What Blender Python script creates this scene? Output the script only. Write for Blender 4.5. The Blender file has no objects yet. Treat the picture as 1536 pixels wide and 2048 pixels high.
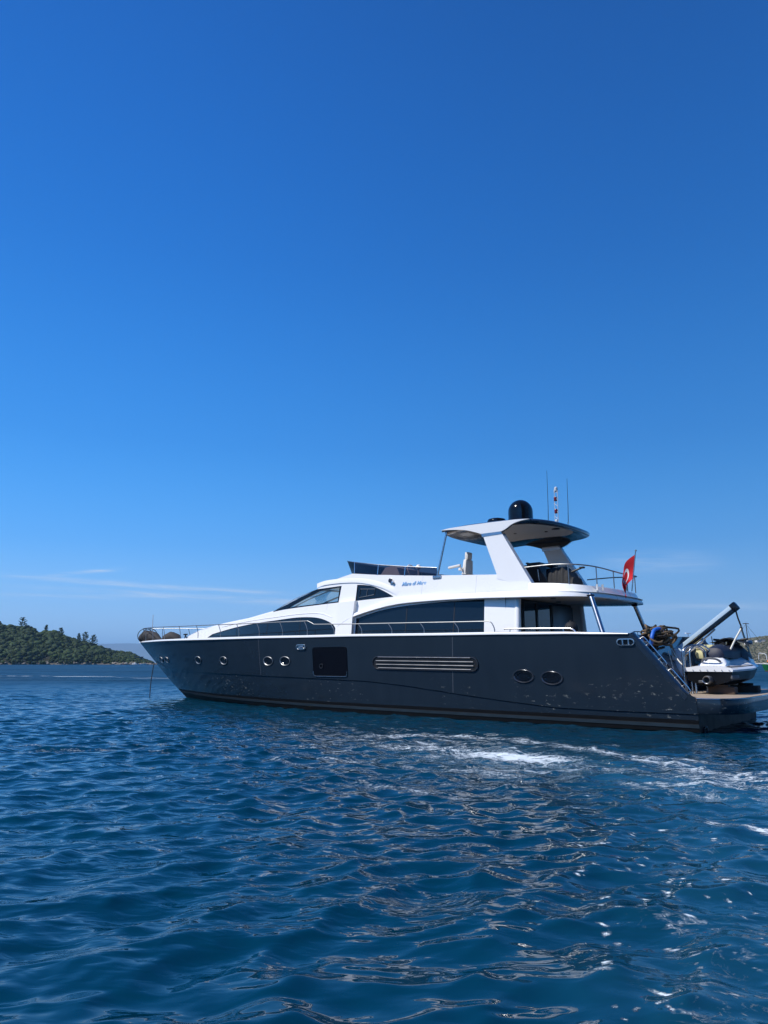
import bpy, bmesh, math, random
import numpy as np
from mathutils import Vector, Matrix
from mathutils.geometry import delaunay_2d_cdt

R = math.radians
scene = bpy.context.scene
col = scene.collection
random.seed(7)
rng = np.random.default_rng(7)

# ------------------------------------------------------------------ camera
CAM_H = 1.5
cam_d = bpy.data.cameras.new("camera")
cam = bpy.data.objects.new("camera", cam_d)
col.objects.link(cam)
cam.location = (0, 0, CAM_H)
cam.rotation_euler = (R(90) + math.atan((1325.5 - 1024) / 1418.0), 0, 0)
cam_d.sensor_fit = 'VERTICAL'
cam_d.sensor_height = 36.0
cam_d.sensor_width = 27.0
cam_d.lens = 36.0 * 1418.0 / 2048.0
cam_d.clip_start = 0.1
cam_d.clip_end = 60000
scene.camera = cam

# ------------------------------------------------------------------ sky, sun, exposure
SUN = Vector((-0.61, -0.19, 0.766)).normalized()
SUN_EL = math.asin(SUN.z)
SUN_AZ = math.atan2(SUN.x, SUN.y)          # clockwise from +Y
world = bpy.data.worlds.new("World")
scene.world = world
world.use_nodes = True
wn, wl = world.node_tree.nodes, world.node_tree.links
wn.clear()
w_out = wn.new("ShaderNodeOutputWorld")
w_bg = wn.new("ShaderNodeBackground")
w_bg.inputs["Strength"].default_value = 0.10
sky = wn.new("ShaderNodeTexSky")
sky.sky_type = 'NISHITA'
sky.sun_disc = False
sky.sun_elevation = SUN_EL
sky.sun_rotation = SUN_AZ
sky.altitude = 0
sky.air_density = 1.0
sky.dust_density = 0.25
sky.ozone_density = 3.0
def W(op, a, b=None, clamp=False):
    n = wn.new("ShaderNodeMath"); n.operation = op; n.use_clamp = clamp
    for i, v in enumerate((a, b)):
        if v is None: continue
        if isinstance(v, (int, float)): n.inputs[i].default_value = v
        else: wl.new(v, n.inputs[i])
    return n.outputs[0]


# thin cirrus low over the horizon, placed by compass direction
tc = wn.new("ShaderNodeTexCoord")
sx = wn.new("ShaderNodeSeparateXYZ")
wl.new(tc.outputs["Generated"], sx.inputs[0])
az = W('ARCTAN2', sx.outputs[0], sx.outputs[1])
el = W('ARCSINE', sx.outputs[2])
# clear-day colour by elevation (degrees 0-60), blended with the physical sky
ramp = wn.new("ShaderNodeValToRGB")
STOPS = [(-2, (.30, .47, .70)), (0.8, (.40, .605, .88)), (4.5, (.235, .515, .905)), (9, (.080, .378, .90)), (17, (.028, .250, .75)), (31, (.008, .144, .56)), (48, (.006, .096, .41)), (75, (.005, .070, .31))]
ramp.color_ramp.interpolation = 'B_SPLINE'
while len(ramp.color_ramp.elements) < len(STOPS): ramp.color_ramp.elements.new(0.5)
for e_, (d_, c_) in zip(ramp.color_ramp.elements, STOPS):
    e_.position = (d_ + 2) / 80.0; e_.color = (*c_, 1)
wl.new(W('DIVIDE', W('ADD', W('MULTIPLY', el, 57.2958), 2.0), 80.0, clamp=True), ramp.inputs[0])
gain = W('MULTIPLY', W('ADD', 1.0, W('MULTIPLY', W('MULTIPLY', az, -0.42), W('POWER', W('COSINE', az), 2.0))), 10.0)
rs = wn.new("ShaderNodeVectorMath"); rs.operation = 'SCALE'
wl.new(ramp.outputs[0], rs.inputs[0]); wl.new(gain, rs.inputs["Scale"])
hs = wn.new("ShaderNodeMix"); hs.data_type = 'RGBA'
hs.inputs[0].default_value = 0.95
wl.new(sky.outputs[0], hs.inputs[6]); wl.new(rs.outputs[0], hs.inputs[7])
cx = wn.new("ShaderNodeCombineXYZ")
tilt = W('ADD', el, W('MULTIPLY', az, 0.035))
wl.new(W('MULTIPLY', az, 11.0), cx.inputs[0])
wl.new(W('MULTIPLY', tilt, 170.0), cx.inputs[1])
nz = wn.new("ShaderNodeTexNoise")
nz.inputs["Scale"].default_value = 1.0
nz.inputs["Detail"].default_value = 6
nz.inputs["Roughness"].default_value = 0.62
nz.inputs["Distortion"].default_value = 0.6
wl.new(cx.outputs[0], nz.inputs["Vector"])


def streak(a0, aw, e0, ew, amp, slope=0.0):
    da = W('DIVIDE', W('SUBTRACT', az, a0), aw)
    e1 = W('SUBTRACT', W('SUBTRACT', el, e0), W('MULTIPLY', W('SUBTRACT', az, a0), slope))
    de = W('DIVIDE', e1, ew)
    g = W('ADD', W('POWER', W('ABSOLUTE', da), 4.0), W('MULTIPLY', de, de))
    return W('MULTIPLY', W('POWER', 2.71828, W('MULTIPLY', g, -1.0)), amp)


mask = None
for s in [(-0.315, 0.17, 0.1000, 0.0034, 1.0, -0.035), (-0.235, 0.20, 0.0855, 0.0042, 1.0, -0.03),
          (-0.40, 0.042, 0.1150, 0.0022, 1.2, 0.145), (-0.42, 0.08, 0.083, 0.003, 0.45, 0.0),
          (0.37, 0.07, 0.129, 0.012, 0.5, -0.03), (0.38, 0.14, 0.070, 0.005, 0.55, -0.02)]:
    g = streak(*s)
    mask = g if mask is None else W('MAXIMUM', mask, g)
dens = W('MULTIPLY', W('SUBTRACT', nz.outputs[0], 0.34), 2.6, clamp=True)
fac = W('MULTIPLY', W('MULTIPLY', dens, mask), 0.72, clamp=True)
mx = wn.new("ShaderNodeMix"); mx.data_type = 'RGBA'
wl.new(fac, mx.inputs[0])
wl.new(hs.outputs[2], mx.inputs[6])
mx.inputs[7].default_value = (6.6, 7.6, 9.0, 1)
wl.new(mx.outputs[2], w_bg.inputs["Color"])
wl.new(w_bg.outputs[0], w_out.inputs["Surface"])

sun_d = bpy.data.lights.new("sun", 'SUN')
sun_d.energy = 5.0
sun_d.angle = R(0.53)
sun_d.color = (1.0, 0.955, 0.885)
sun = bpy.data.objects.new("sun", sun_d)
col.objects.link(sun)
sun.rotation_euler = SUN.to_track_quat('Z', 'Y').to_euler()

scene.view_settings.view_transform = 'Standard'
scene.view_settings.look = 'None'
scene.view_settings.exposure = 0.08
scene.view_settings.gamma = 1.0
scene.cycles.use_denoising = True
scene.cycles.max_bounces = 8
scene.cycles.transparent_max_bounces = 12
scene.cycles.volume_bounces = 0
scene.cycles.caustics_reflective = False
scene.cycles.caustics_refractive = False


# ------------------------------------------------------------------ materials
def new_mat(name):
    m = bpy.data.materials.new(name); m.use_nodes = True
    nt = m.node_tree
    b = nt.nodes["Principled BSDF"]
    return m, nt, b


def mat(name, c, rough=0.5, metal=0.0, coat=0.0, var=0.08, scale=3.0, bump=0.0, bscale=40.0, stretch=(1, 1, 1), spec=0.5):
    m, nt, b = new_mat(name)
    N, L = nt.nodes, nt.links
    b.inputs["Roughness"].default_value = rough
    b.inputs["Metallic"].default_value = metal
    b.inputs["Coat Weight"].default_value = coat
    b.inputs["Coat Roughness"].default_value = 0.06
    b.inputs["Specular IOR Level"].default_value = spec
    t = N.new("ShaderNodeTexCoord")
    mp = N.new("ShaderNodeMapping"); mp.inputs["Scale"].default_value = stretch
    L.new(t.outputs["Object"], mp.inputs[0])
    n = N.new("ShaderNodeTexNoise"); n.inputs["Scale"].default_value = scale; n.inputs["Detail"].default_value = 5
    L.new(mp.outputs[0], n.inputs["Vector"])
    x = N.new("ShaderNodeMix"); x.data_type = 'RGBA'
    x.inputs[6].default_value = (*[v * (1 - var) for v in c], 1)
    x.inputs[7].default_value = (*[min(1, v * (1 + var)) for v in c], 1)
    L.new(n.outputs[0], x.inputs[0]); L.new(x.outputs[2], b.inputs["Base Color"])
    r = N.new("ShaderNodeMapRange")
    r.inputs[3].default_value = rough * 0.8; r.inputs[4].default_value = min(1, rough * 1.25)
    L.new(n.outputs[0], r.inputs[0]); L.new(r.outputs[0], b.inputs["Roughness"])
    if bump:
        n2 = N.new("ShaderNodeTexNoise"); n2.inputs["Scale"].default_value = bscale; n2.inputs["Detail"].default_value = 4
        L.new(mp.outputs[0], n2.inputs["Vector"])
        bp = N.new("ShaderNodeBump"); bp.inputs["Strength"].default_value = bump; bp.inputs["Distance"].default_value = 0.02
        L.new(n2.outputs[0], bp.inputs["Height"]); L.new(bp.outputs[0], b.inputs["Normal"])
    return m


def glass_mat(name, tint, trans):
    m = bpy.data.materials.new(name); m.use_nodes = True
    nt = m.node_tree; N, L = nt.nodes, nt.links
    N.clear()
    o = N.new("ShaderNodeOutputMaterial")
    tr = N.new("ShaderNodeBsdfTransparent"); tr.inputs[0].default_value = (*[v * trans for v in tint], 1)
    gl = N.new("ShaderNodeBsdfGlossy"); gl.inputs["Roughness"].default_value = 0.03
    gl.inputs[0].default_value = (0.9, 0.95, 1, 1)
    lw = N.new("ShaderNodeLayerWeight"); lw.inputs[0].default_value = 0.5
    pw = N.new("ShaderNodeMath"); pw.operation = 'POWER'; pw.inputs[1].default_value = 4.5; L.new(lw.outputs["Facing"], pw.inputs[0])
    nzz = N.new("ShaderNodeTexNoise"); nzz.inputs["Scale"].default_value = 1.5
    mr = N.new("ShaderNodeMapRange"); mr.inputs[3].default_value = 0.035; mr.inputs[4].default_value = 0.06
    mu = N.new("ShaderNodeMath"); mu.operation = 'ADD'; mu.use_clamp = True
    L.new(nzz.outputs[0], mr.inputs[0]); L.new(mr.outputs[0], mu.inputs[0]); L.new(pw.outputs[0], mu.inputs[1])
    mi = N.new("ShaderNodeMixShader")
    L.new(mu.outputs[0], mi.inputs[0]); L.new(tr.outputs[0], mi.inputs[1]); L.new(gl.outputs[0], mi.inputs[2])
    L.new(mi.outputs[0], o.inputs[0])
    return m


M = {}
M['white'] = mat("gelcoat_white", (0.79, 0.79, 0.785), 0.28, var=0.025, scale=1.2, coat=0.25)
M['off_white'] = mat("deckhead_cream", (0.62, 0.61, 0.58), 0.5, var=0.04)  # off-white of the deckheads, linings and dash
M['navy'] = mat("navy_gelcoat", (0.010, 0.016, 0.027), 0.16, var=0.15, scale=2.0, coat=0.5)
M['glass'] = mat("tinted_glass", (0.006, 0.011, 0.018), 0.04, var=0.2, scale=0.6, spec=0.6)
M['black'] = mat("black_rubber", (0.008, 0.008, 0.009), 0.45, var=0.2)
M['gloss_black'] = mat("gloss_black", (0.004, 0.005, 0.008), 0.12, var=0.2, coat=0.2, spec=0.35)
M['hatch_black'] = mat("hatch_black", (0.0025, 0.003, 0.006), 0.3, var=0.2, spec=0.12)
M['steel'] = mat("stainless_steel", (0.50, 0.51, 0.52), 0.24, metal=1.0, var=0.06, scale=8)
M['rail_steel'] = mat("brushed_steel", (0.24, 0.25, 0.26), 0.46, metal=1.0, var=0.06, scale=8)
M['teak'] = mat("teak", (0.34, 0.275, 0.21), 0.6, var=0.18, scale=4, stretch=(1, 14, 1), bump=0.2, bscale=18)
M['leather'] = mat("white_vinyl", (0.74, 0.72, 0.68), 0.45, var=0.05, bump=0.1, bscale=60)
M['canvas'] = mat("dark_canvas", (0.036, 0.034, 0.034), 0.85, var=0.25, scale=5, bump=0.5, bscale=12)
M['fabric'] = mat("black_fabric", (0.0045, 0.0055, 0.0075), 0.7, var=0.25, bump=0.3, bscale=30)
M['rope'] = mat("brown_rope", (0.17, 0.115, 0.065), 0.9, var=0.5, scale=22, bump=0.8, bscale=60)
M['dark_rope'] = mat("dark_rope", (0.035, 0.028, 0.022), 0.9, var=0.4, scale=20, bump=0.8, bscale=60)
M['blue_hose'] = mat("blue_foam", (0.015, 0.13, 0.55), 0.5, var=0.1)
M['crane'] = mat("crane_paint", (0.44, 0.57, 0.67), 0.3, var=0.06, coat=0.4)
M['wood'] = mat("timber", (0.085, 0.055, 0.037), 0.8, var=0.35, scale=6, stretch=(1, 8, 8), bump=0.4, bscale=20)
M['dark_wood'] = mat("dark_timber", (0.030, 0.022, 0.018), 0.8, var=0.35, scale=6, bump=0.4, bscale=20)
M['strap'] = mat("white_webbing", (0.70, 0.67, 0.58), 0.85, var=0.15, scale=30)
M['yellow'] = mat("pale_yellow_vinyl", (0.66, 0.62, 0.34), 0.5, var=0.1)
M['jet_white'] = mat("jet_ski_white", (0.78, 0.79, 0.80), 0.22, var=0.03, coat=0.4)
M['jet_grey'] = mat("jet_ski_grey", (0.10, 0.105, 0.115), 0.6, var=0.1, bump=0.2, bscale=120)
M['jet_silver'] = mat("jet_ski_silver", (0.34, 0.36, 0.40), 0.35, var=0.08)
M['jet_black'] = mat("jet_ski_hull", (0.004, 0.0045, 0.006), 0.35, var=0.3, spec=.3)
M['jet_navy'] = mat("jet_ski_seat", (0.008, 0.012, 0.030), 0.55, var=0.2)
M['red'] = mat("flag_red", (0.62, 0.012, 0.022), 0.75, var=0.05)
M['flag_white'] = mat("flag_white", (0.80, 0.80, 0.80), 0.75, var=0.03)
M['red_lamp'] = mat("red_lens", (0.12, 0.008, 0.012), 0.2, var=0.1)
M['letter'] = mat("pale_blue_letter", (0.24, 0.42, 0.66), 0.3, var=0.05)
M['green_paint'] = mat("green_paint", (0.012, 0.16, 0.045), 0.4, var=0.15)
M['orange'] = mat("orange_buoy", (0.75, 0.17, 0.03), 0.5, var=0.1)
M['blue_tarp'] = mat("blue_tarp", (0.02, 0.07, 0.30), 0.6, var=0.2)
M['rust'] = mat("red_antifouling", (0.20, 0.07, 0.06), 0.7, var=0.2)
M['stucco'] = mat("pale_stucco", (0.70, 0.66, 0.60), 0.8, var=0.06)
M['roof_tile'] = mat("brown_roof", (0.12, 0.10, 0.09), 0.8, var=0.15)
M['bark'] = mat("pine_bark", (0.10, 0.065, 0.045), 0.9, var=0.3)
M['plate'] = mat("mast_grey", (0.55, 0.57, 0.58), 0.35, var=0.05)
M['clear'] = glass_mat("clear_glass", (0.86, 0.95, 0.96), 0.88)
M['smoke'] = glass_mat("smoked_acrylic", (0.24, 0.20, 0.24), 0.62)


def hull_material():
    m, nt, b = new_mat("hull_paint")
    N, L = nt.nodes, nt.links
    t = N.new("ShaderNodeTexCoord")
    mp = N.new("ShaderNodeMapping"); mp.inputs["Scale"].default_value = (1.6, 1.6, 0.35)
    L.new(t.outputs["Object"], mp.inputs[0])
    n = N.new("ShaderNodeTexNoise"); n.inputs["Scale"].default_value = 2.0; n.inputs["Detail"].default_value = 6
    L.new(mp.outputs[0], n.inputs["Vector"])
    x = N.new("ShaderNodeMix"); x.data_type = 'RGBA'
    x.inputs[6].default_value = (0.0095, 0.0160, 0.0250, 1); x.inputs[7].default_value = (0.0150, 0.0235, 0.0345, 1)
    L.new(n.outputs[0], x.inputs[0])
    # pale specks low on the topsides: sunlight off the water, painted into the colour
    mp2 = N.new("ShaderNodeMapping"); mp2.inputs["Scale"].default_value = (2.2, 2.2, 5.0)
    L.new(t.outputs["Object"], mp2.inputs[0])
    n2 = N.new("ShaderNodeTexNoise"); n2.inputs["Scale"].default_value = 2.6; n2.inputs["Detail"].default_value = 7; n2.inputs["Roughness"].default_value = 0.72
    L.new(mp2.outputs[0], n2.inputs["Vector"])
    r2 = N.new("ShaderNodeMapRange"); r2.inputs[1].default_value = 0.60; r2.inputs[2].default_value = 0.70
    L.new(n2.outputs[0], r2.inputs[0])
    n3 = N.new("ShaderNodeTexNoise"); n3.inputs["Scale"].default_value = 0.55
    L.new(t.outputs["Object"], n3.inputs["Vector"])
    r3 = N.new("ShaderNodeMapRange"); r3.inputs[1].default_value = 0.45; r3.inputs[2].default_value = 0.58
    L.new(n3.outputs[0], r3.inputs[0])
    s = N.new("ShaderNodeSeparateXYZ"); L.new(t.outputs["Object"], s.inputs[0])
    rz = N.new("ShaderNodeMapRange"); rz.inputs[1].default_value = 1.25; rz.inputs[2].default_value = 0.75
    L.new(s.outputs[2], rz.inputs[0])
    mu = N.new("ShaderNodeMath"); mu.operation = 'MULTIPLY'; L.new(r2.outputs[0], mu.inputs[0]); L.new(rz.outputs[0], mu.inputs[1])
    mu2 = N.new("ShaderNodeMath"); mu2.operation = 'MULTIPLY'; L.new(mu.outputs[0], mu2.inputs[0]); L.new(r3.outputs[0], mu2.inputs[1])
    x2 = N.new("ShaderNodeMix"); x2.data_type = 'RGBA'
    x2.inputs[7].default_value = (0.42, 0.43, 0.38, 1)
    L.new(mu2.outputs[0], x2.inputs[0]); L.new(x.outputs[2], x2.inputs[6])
    L.new(x2.outputs[2], b.inputs["Base Color"])
    r = N.new("ShaderNodeMapRange"); r.inputs[3].default_value = 0.10; r.inputs[4].default_value = 0.16
    L.new(n.outputs[0], r.inputs[0]); L.new(r.outputs[0], b.inputs["Roughness"])
    b.inputs["Coat Weight"].default_value = 0.0
    b.inputs["Specular IOR Level"].default_value = 0.40
    return m


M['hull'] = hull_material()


# ------------------------------------------------------------------ mesh building
class MB:
    def __init__(s):
        s.v = []; s.f = []; s.m = []

    def add(s, verts, faces, mi=0):
        o = len(s.v)
        s.v += [tuple(v) for v in verts]
        s.f += [tuple(i + o for i in f) for f in faces]
        s.m += (mi if isinstance(mi, list) else [mi] * len(faces))
        return s

    def box(s, c, size, mat3=None, bevel=0.0, mi=0, taper=None):
        bm = bmesh.new()
        bmesh.ops.create_cube(bm, size=1.0)
        for v in bm.verts:
            v.co = Vector((v.co.x * size[0], v.co.y * size[1], v.co.z * size[2]))
            if taper and v.co.z > 0:
                v.co.x *= taper[0]; v.co.y *= taper[1]
        if bevel:
            bmesh.ops.bevel(bm, geom=list(bm.edges), offset=bevel, segments=2, affect='EDGES', profile=0.6)
        mt = mat3 if mat3 is not None else Matrix.Identity(3)
        vs = [mt @ v.co + Vector(c) for v in bm.verts]
        bm.verts.index_update()
        s.add(vs, [[v.index for v in f.verts] for f in bm.faces], mi)
        bm.free(); return s

    def tube(s, pts, r, n=10, mi=0, smooth=0, closed=False, cap=True):
        pts = [Vector(p) for p in pts]
        if smooth: pts = catmull(pts, smooth, closed)
        k = len(pts)
        rs = r if isinstance(r, (list, tuple)) else [r] * k
        if len(rs) != k:
            rs = list(np.interp(np.linspace(0, 1, k), np.linspace(0, 1, len(rs)), rs))
        rings = []
        up = None
        for i in range(k):
            a = pts[(i - 1) % k] if (closed or i > 0) else pts[i]
            b = pts[(i + 1) % k] if (closed or i < k - 1) else pts[i]
            t = (b - a).normalized()
            if up is None:
                up = t.orthogonal().normalized()
            up = (up - t * up.dot(t))
            up = up.normalized() if up.length > 1e-6 else t.orthogonal().normalized()
            sd = t.cross(up)
            rings.append([pts[i] + (up * math.cos(q) + sd * math.sin(q)) * rs[i] for q in [2 * math.pi * j / n for j in range(n)]])
        V = [p for ring in rings for p in ring]
        F = []
        for i in range(k if closed else k - 1):
            for j in range(n):
                a = i * n + j; b = i * n + (j + 1) % n; c2 = ((i + 1) % k) * n + (j + 1) % n; d = ((i + 1) % k) * n + j
                F.append((a, b, c2, d))
        if cap and not closed:
            F.append(tuple(reversed(range(n)))); F.append(tuple(range((k - 1) * n, k * n)))
        return s.add(V, F, mi)

    def lathe(s, prof, c=(0, 0, 0), axis=(0, 0, 1), n=24, mi=0, scale=(1, 1), xdir=None):
        ax = Vector(axis).normalized()
        u = Vector(xdir).normalized() if xdir is not None else ax.orthogonal().normalized()
        w = ax.cross(u)
        V = []; F = []
        k = len(prof)
        for r, z in prof:
            for j in range(n):
                q = 2 * math.pi * j / n
                V.append(Vector(c) + ax * z + (u * math.cos(q) * scale[0] + w * math.sin(q) * scale[1]) * r)
        for i in range(k - 1):
            for j in range(n):
                F.append((i * n + j, i * n + (j + 1) % n, (i + 1) * n + (j + 1) % n, (i + 1) * n + j))
        F.append(tuple(reversed(range(n)))); F.append(tuple(range((k - 1) * n, k * n)))
        return s.add(V, F, mi)

    def loft(s, rings, closed=False, caps=False, mi=0, mis=None):
        n = len(rings[0]); V = [tuple(p) for r in rings for p in r]; F = []; MI = []
        for i in range(len(rings) - 1):
            for j in range(n if closed else n - 1):
                F.append((i * n + j, i * n + (j + 1) % n, (i + 1) * n + (j + 1) % n, (i + 1) * n + j))
                MI.append(mis[j] if mis else mi)
        if caps:
            F.append(tuple(range(n))); F.append(tuple(range((len(rings) - 1) * n, len(rings) * n))); MI += [mi, mi]
        return s.add(V, F, MI)

    def prism(s, poly, fn, d0, d1, mi=0):
        n = len(poly)
        V = [fn(a, b, d0) for a, b in poly] + [fn(a, b, d1) for a, b in poly]
        F = [tuple(range(n)), tuple(range(n, 2 * n))] + [(i, (i + 1) % n, n + (i + 1) % n, n + i) for i in range(n)]
        return s.add(V, F, mi)

    def build(s, name, mats, parent=None, smooth=True, angle=40, recalc=True, merge=0.0):
        me = bpy.data.meshes.new(name)
        me.from_pydata([tuple(v) for v in s.v], [], s.f)
        me.polygons.foreach_set("material_index", s.m)
        if recalc or merge:
            bm = bmesh.new(); bm.from_mesh(me)
            if merge: bmesh.ops.remove_doubles(bm, verts=bm.verts, dist=merge)
            if recalc: bmesh.ops.recalc_face_normals(bm, faces=bm.faces)
            bm.to_mesh(me); bm.free()
        if smooth:
            me.polygons.foreach_set("use_smooth", [True] * len(me.polygons))
            me.set_sharp_from_angle(angle=R(angle))
        for m in (mats if isinstance(mats, (list, tuple)) else [mats]):
            me.materials.append(M[m] if isinstance(m, str) else m)
        o = bpy.data.objects.new(name, me)
        col.objects.link(o)
        if parent is not None: o.parent = parent
        return o


def catmull(P, sub, closed=False):
    out = []; n = len(P)
    rngi = range(n if closed else n - 1)
    for i in rngi:
        if closed: p0, p1, p2, p3 = P[(i - 1) % n], P[i], P[(i + 1) % n], P[(i + 2) % n]
        else: p0, p1, p2, p3 = P[max(i - 1, 0)], P[i], P[i + 1], P[min(i + 2, n - 1)]
        for k in range(sub):
            t = k / sub
            out.append(0.5 * ((2 * p1) + (p2 - p0) * t + (2 * p0 - 5 * p1 + 4 * p2 - p3) * t * t + (3 * p1 - p0 - 3 * p2 + p3) * t ** 3))
    if not closed: out.append(P[-1].copy())
    return out


def inside(poly, x, y):
    c = False; n = len(poly); j = n - 1
    for i in range(n):
        xi, yi = poly[i]; xj, yj = poly[j]
        if (yi > y) != (yj > y) and x < (xj - xi) * (y - yi) / (yj - yi) + xi: c = not c
        j = i
    return c


def resample(poly, step):
    out = []
    for i in range(len(poly)):
        a = poly[i]; b = poly[(i + 1) % len(poly)]
        k = max(1, int(math.hypot(b[0] - a[0], b[1] - a[1]) / step))
        out += [(a[0] + (b[0] - a[0]) * j / k, a[1] + (b[1] - a[1]) * j / k) for j in range(k)]
    return out


def smooth2(pts, sub=4):
    return [(v.x, v.y) for v in catmull([Vector((a, b, 0)) for a, b in pts], sub)]


def panel(mb, outline, holes, fn, d0, d1, step=0.25, mi=0, rim=None):
    """a sheet with thickness (d0 outer, d1 inner) cut to an outline with holes; fn(a,b,d) -> point"""
    loops = [resample(outline, step)] + [resample(h, step) for h in holes]
    V = []; E = []
    for lp in loops:
        o = len(V); V += [Vector(p) for p in lp]; E += [(o + i, o + (i + 1) % len(lp)) for i in range(len(lp))]
    xs = [p[0] for p in loops[0]]; ys = [p[1] for p in loops[0]]
    gx = np.arange(min(xs) + step / 2, max(xs), step); gy = np.arange(min(ys) + step / 2, max(ys), step)
    nl = len(V)
    LV = np.array([(v.x, v.y) for v in V])
    for a in gx:
        for b in gy:
            if inside(loops[0], a, b) and not any(inside(h, a, b) for h in loops[1:]):
                if np.min(np.hypot(LV[:, 0] - a, LV[:, 1] - b)) > step * 0.4: V.append(Vector((a, b)))
    rv, re, rf, *_ = delaunay_2d_cdt(V, E, [], 0, 1e-6)
    F = []
    for f in rf:
        a = sum(rv[i].x for i in f) / len(f); b = sum(rv[i].y for i in f) / len(f)
        if inside(loops[0], a, b) and not any(inside(h, a, b) for h in loops[1:]): F.append(tuple(f))
    n = len(rv)
    P = [fn(v.x, v.y, d0) for v in rv] + [fn(v.x, v.y, d1) for v in rv]
    cnt = {}
    for f in F:
        for i in range(len(f)):
            e = (f[i], f[(i + 1) % len(f)]); cnt[tuple(sorted(e))] = cnt.get(tuple(sorted(e)), 0) + 1
    FF = list(F) + [tuple(n + i for i in reversed(f)) for f in F]
    MI = [mi] * len(FF)
    for e, c in cnt.items():
        if c == 1: FF.append((e[0], e[1], n + e[1], n + e[0])); MI.append(mi if rim is None else rim)
    return mb.add(P, FF, MI)


def empty(name, mw, label=None, cat=None, group=None):
    o = bpy.data.objects.new(name, None); col.objects.link(o)
    o.empty_display_size = 0.3
    o.matrix_world = mw if isinstance(mw, Matrix) else Matrix.Translation(mw)
    if label: tag(o, label, cat, group)
    return o


def tag(o, label, cat, group=None):
    o["label"] = label; o["category"] = cat
    if group: o["group"] = group
    return o


def struct(o, kind='structure'):
    o["kind"] = kind
    return o


def frame(t, up=(0, 0, 1)):
    """3x3 whose x axis runs along t"""
    x = Vector(t).normalized(); z = Vector(up); y = z.cross(x).normalized(); z = x.cross(y)
    return Matrix((x, y, z)).transposed()


# ------------------------------------------------------------------ yacht frame: x forward, y to port, z up
ANG = R(38.74); HEEL = R(0.5)
Fd = Vector((-math.cos(ANG), math.sin(ANG), 0)); Pd = Vector((-math.sin(ANG), -math.cos(ANG), 0)); Zd = Vector((0, 0, 1))
Pd, Zd = Pd * math.cos(HEEL) - Zd * math.sin(HEEL), Zd * math.cos(HEEL) + Pd * math.sin(HEEL)
YM = Matrix.Translation((8.66, 18.37, 0)) @ Matrix((Fd, Pd, Zd)).transposed().to_4x4()


def on_yacht(x, y, z, rz=0.0):
    return YM @ Matrix.Translation((x, y, z)) @ Matrix.Rotation(rz, 4, 'Z')


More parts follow.
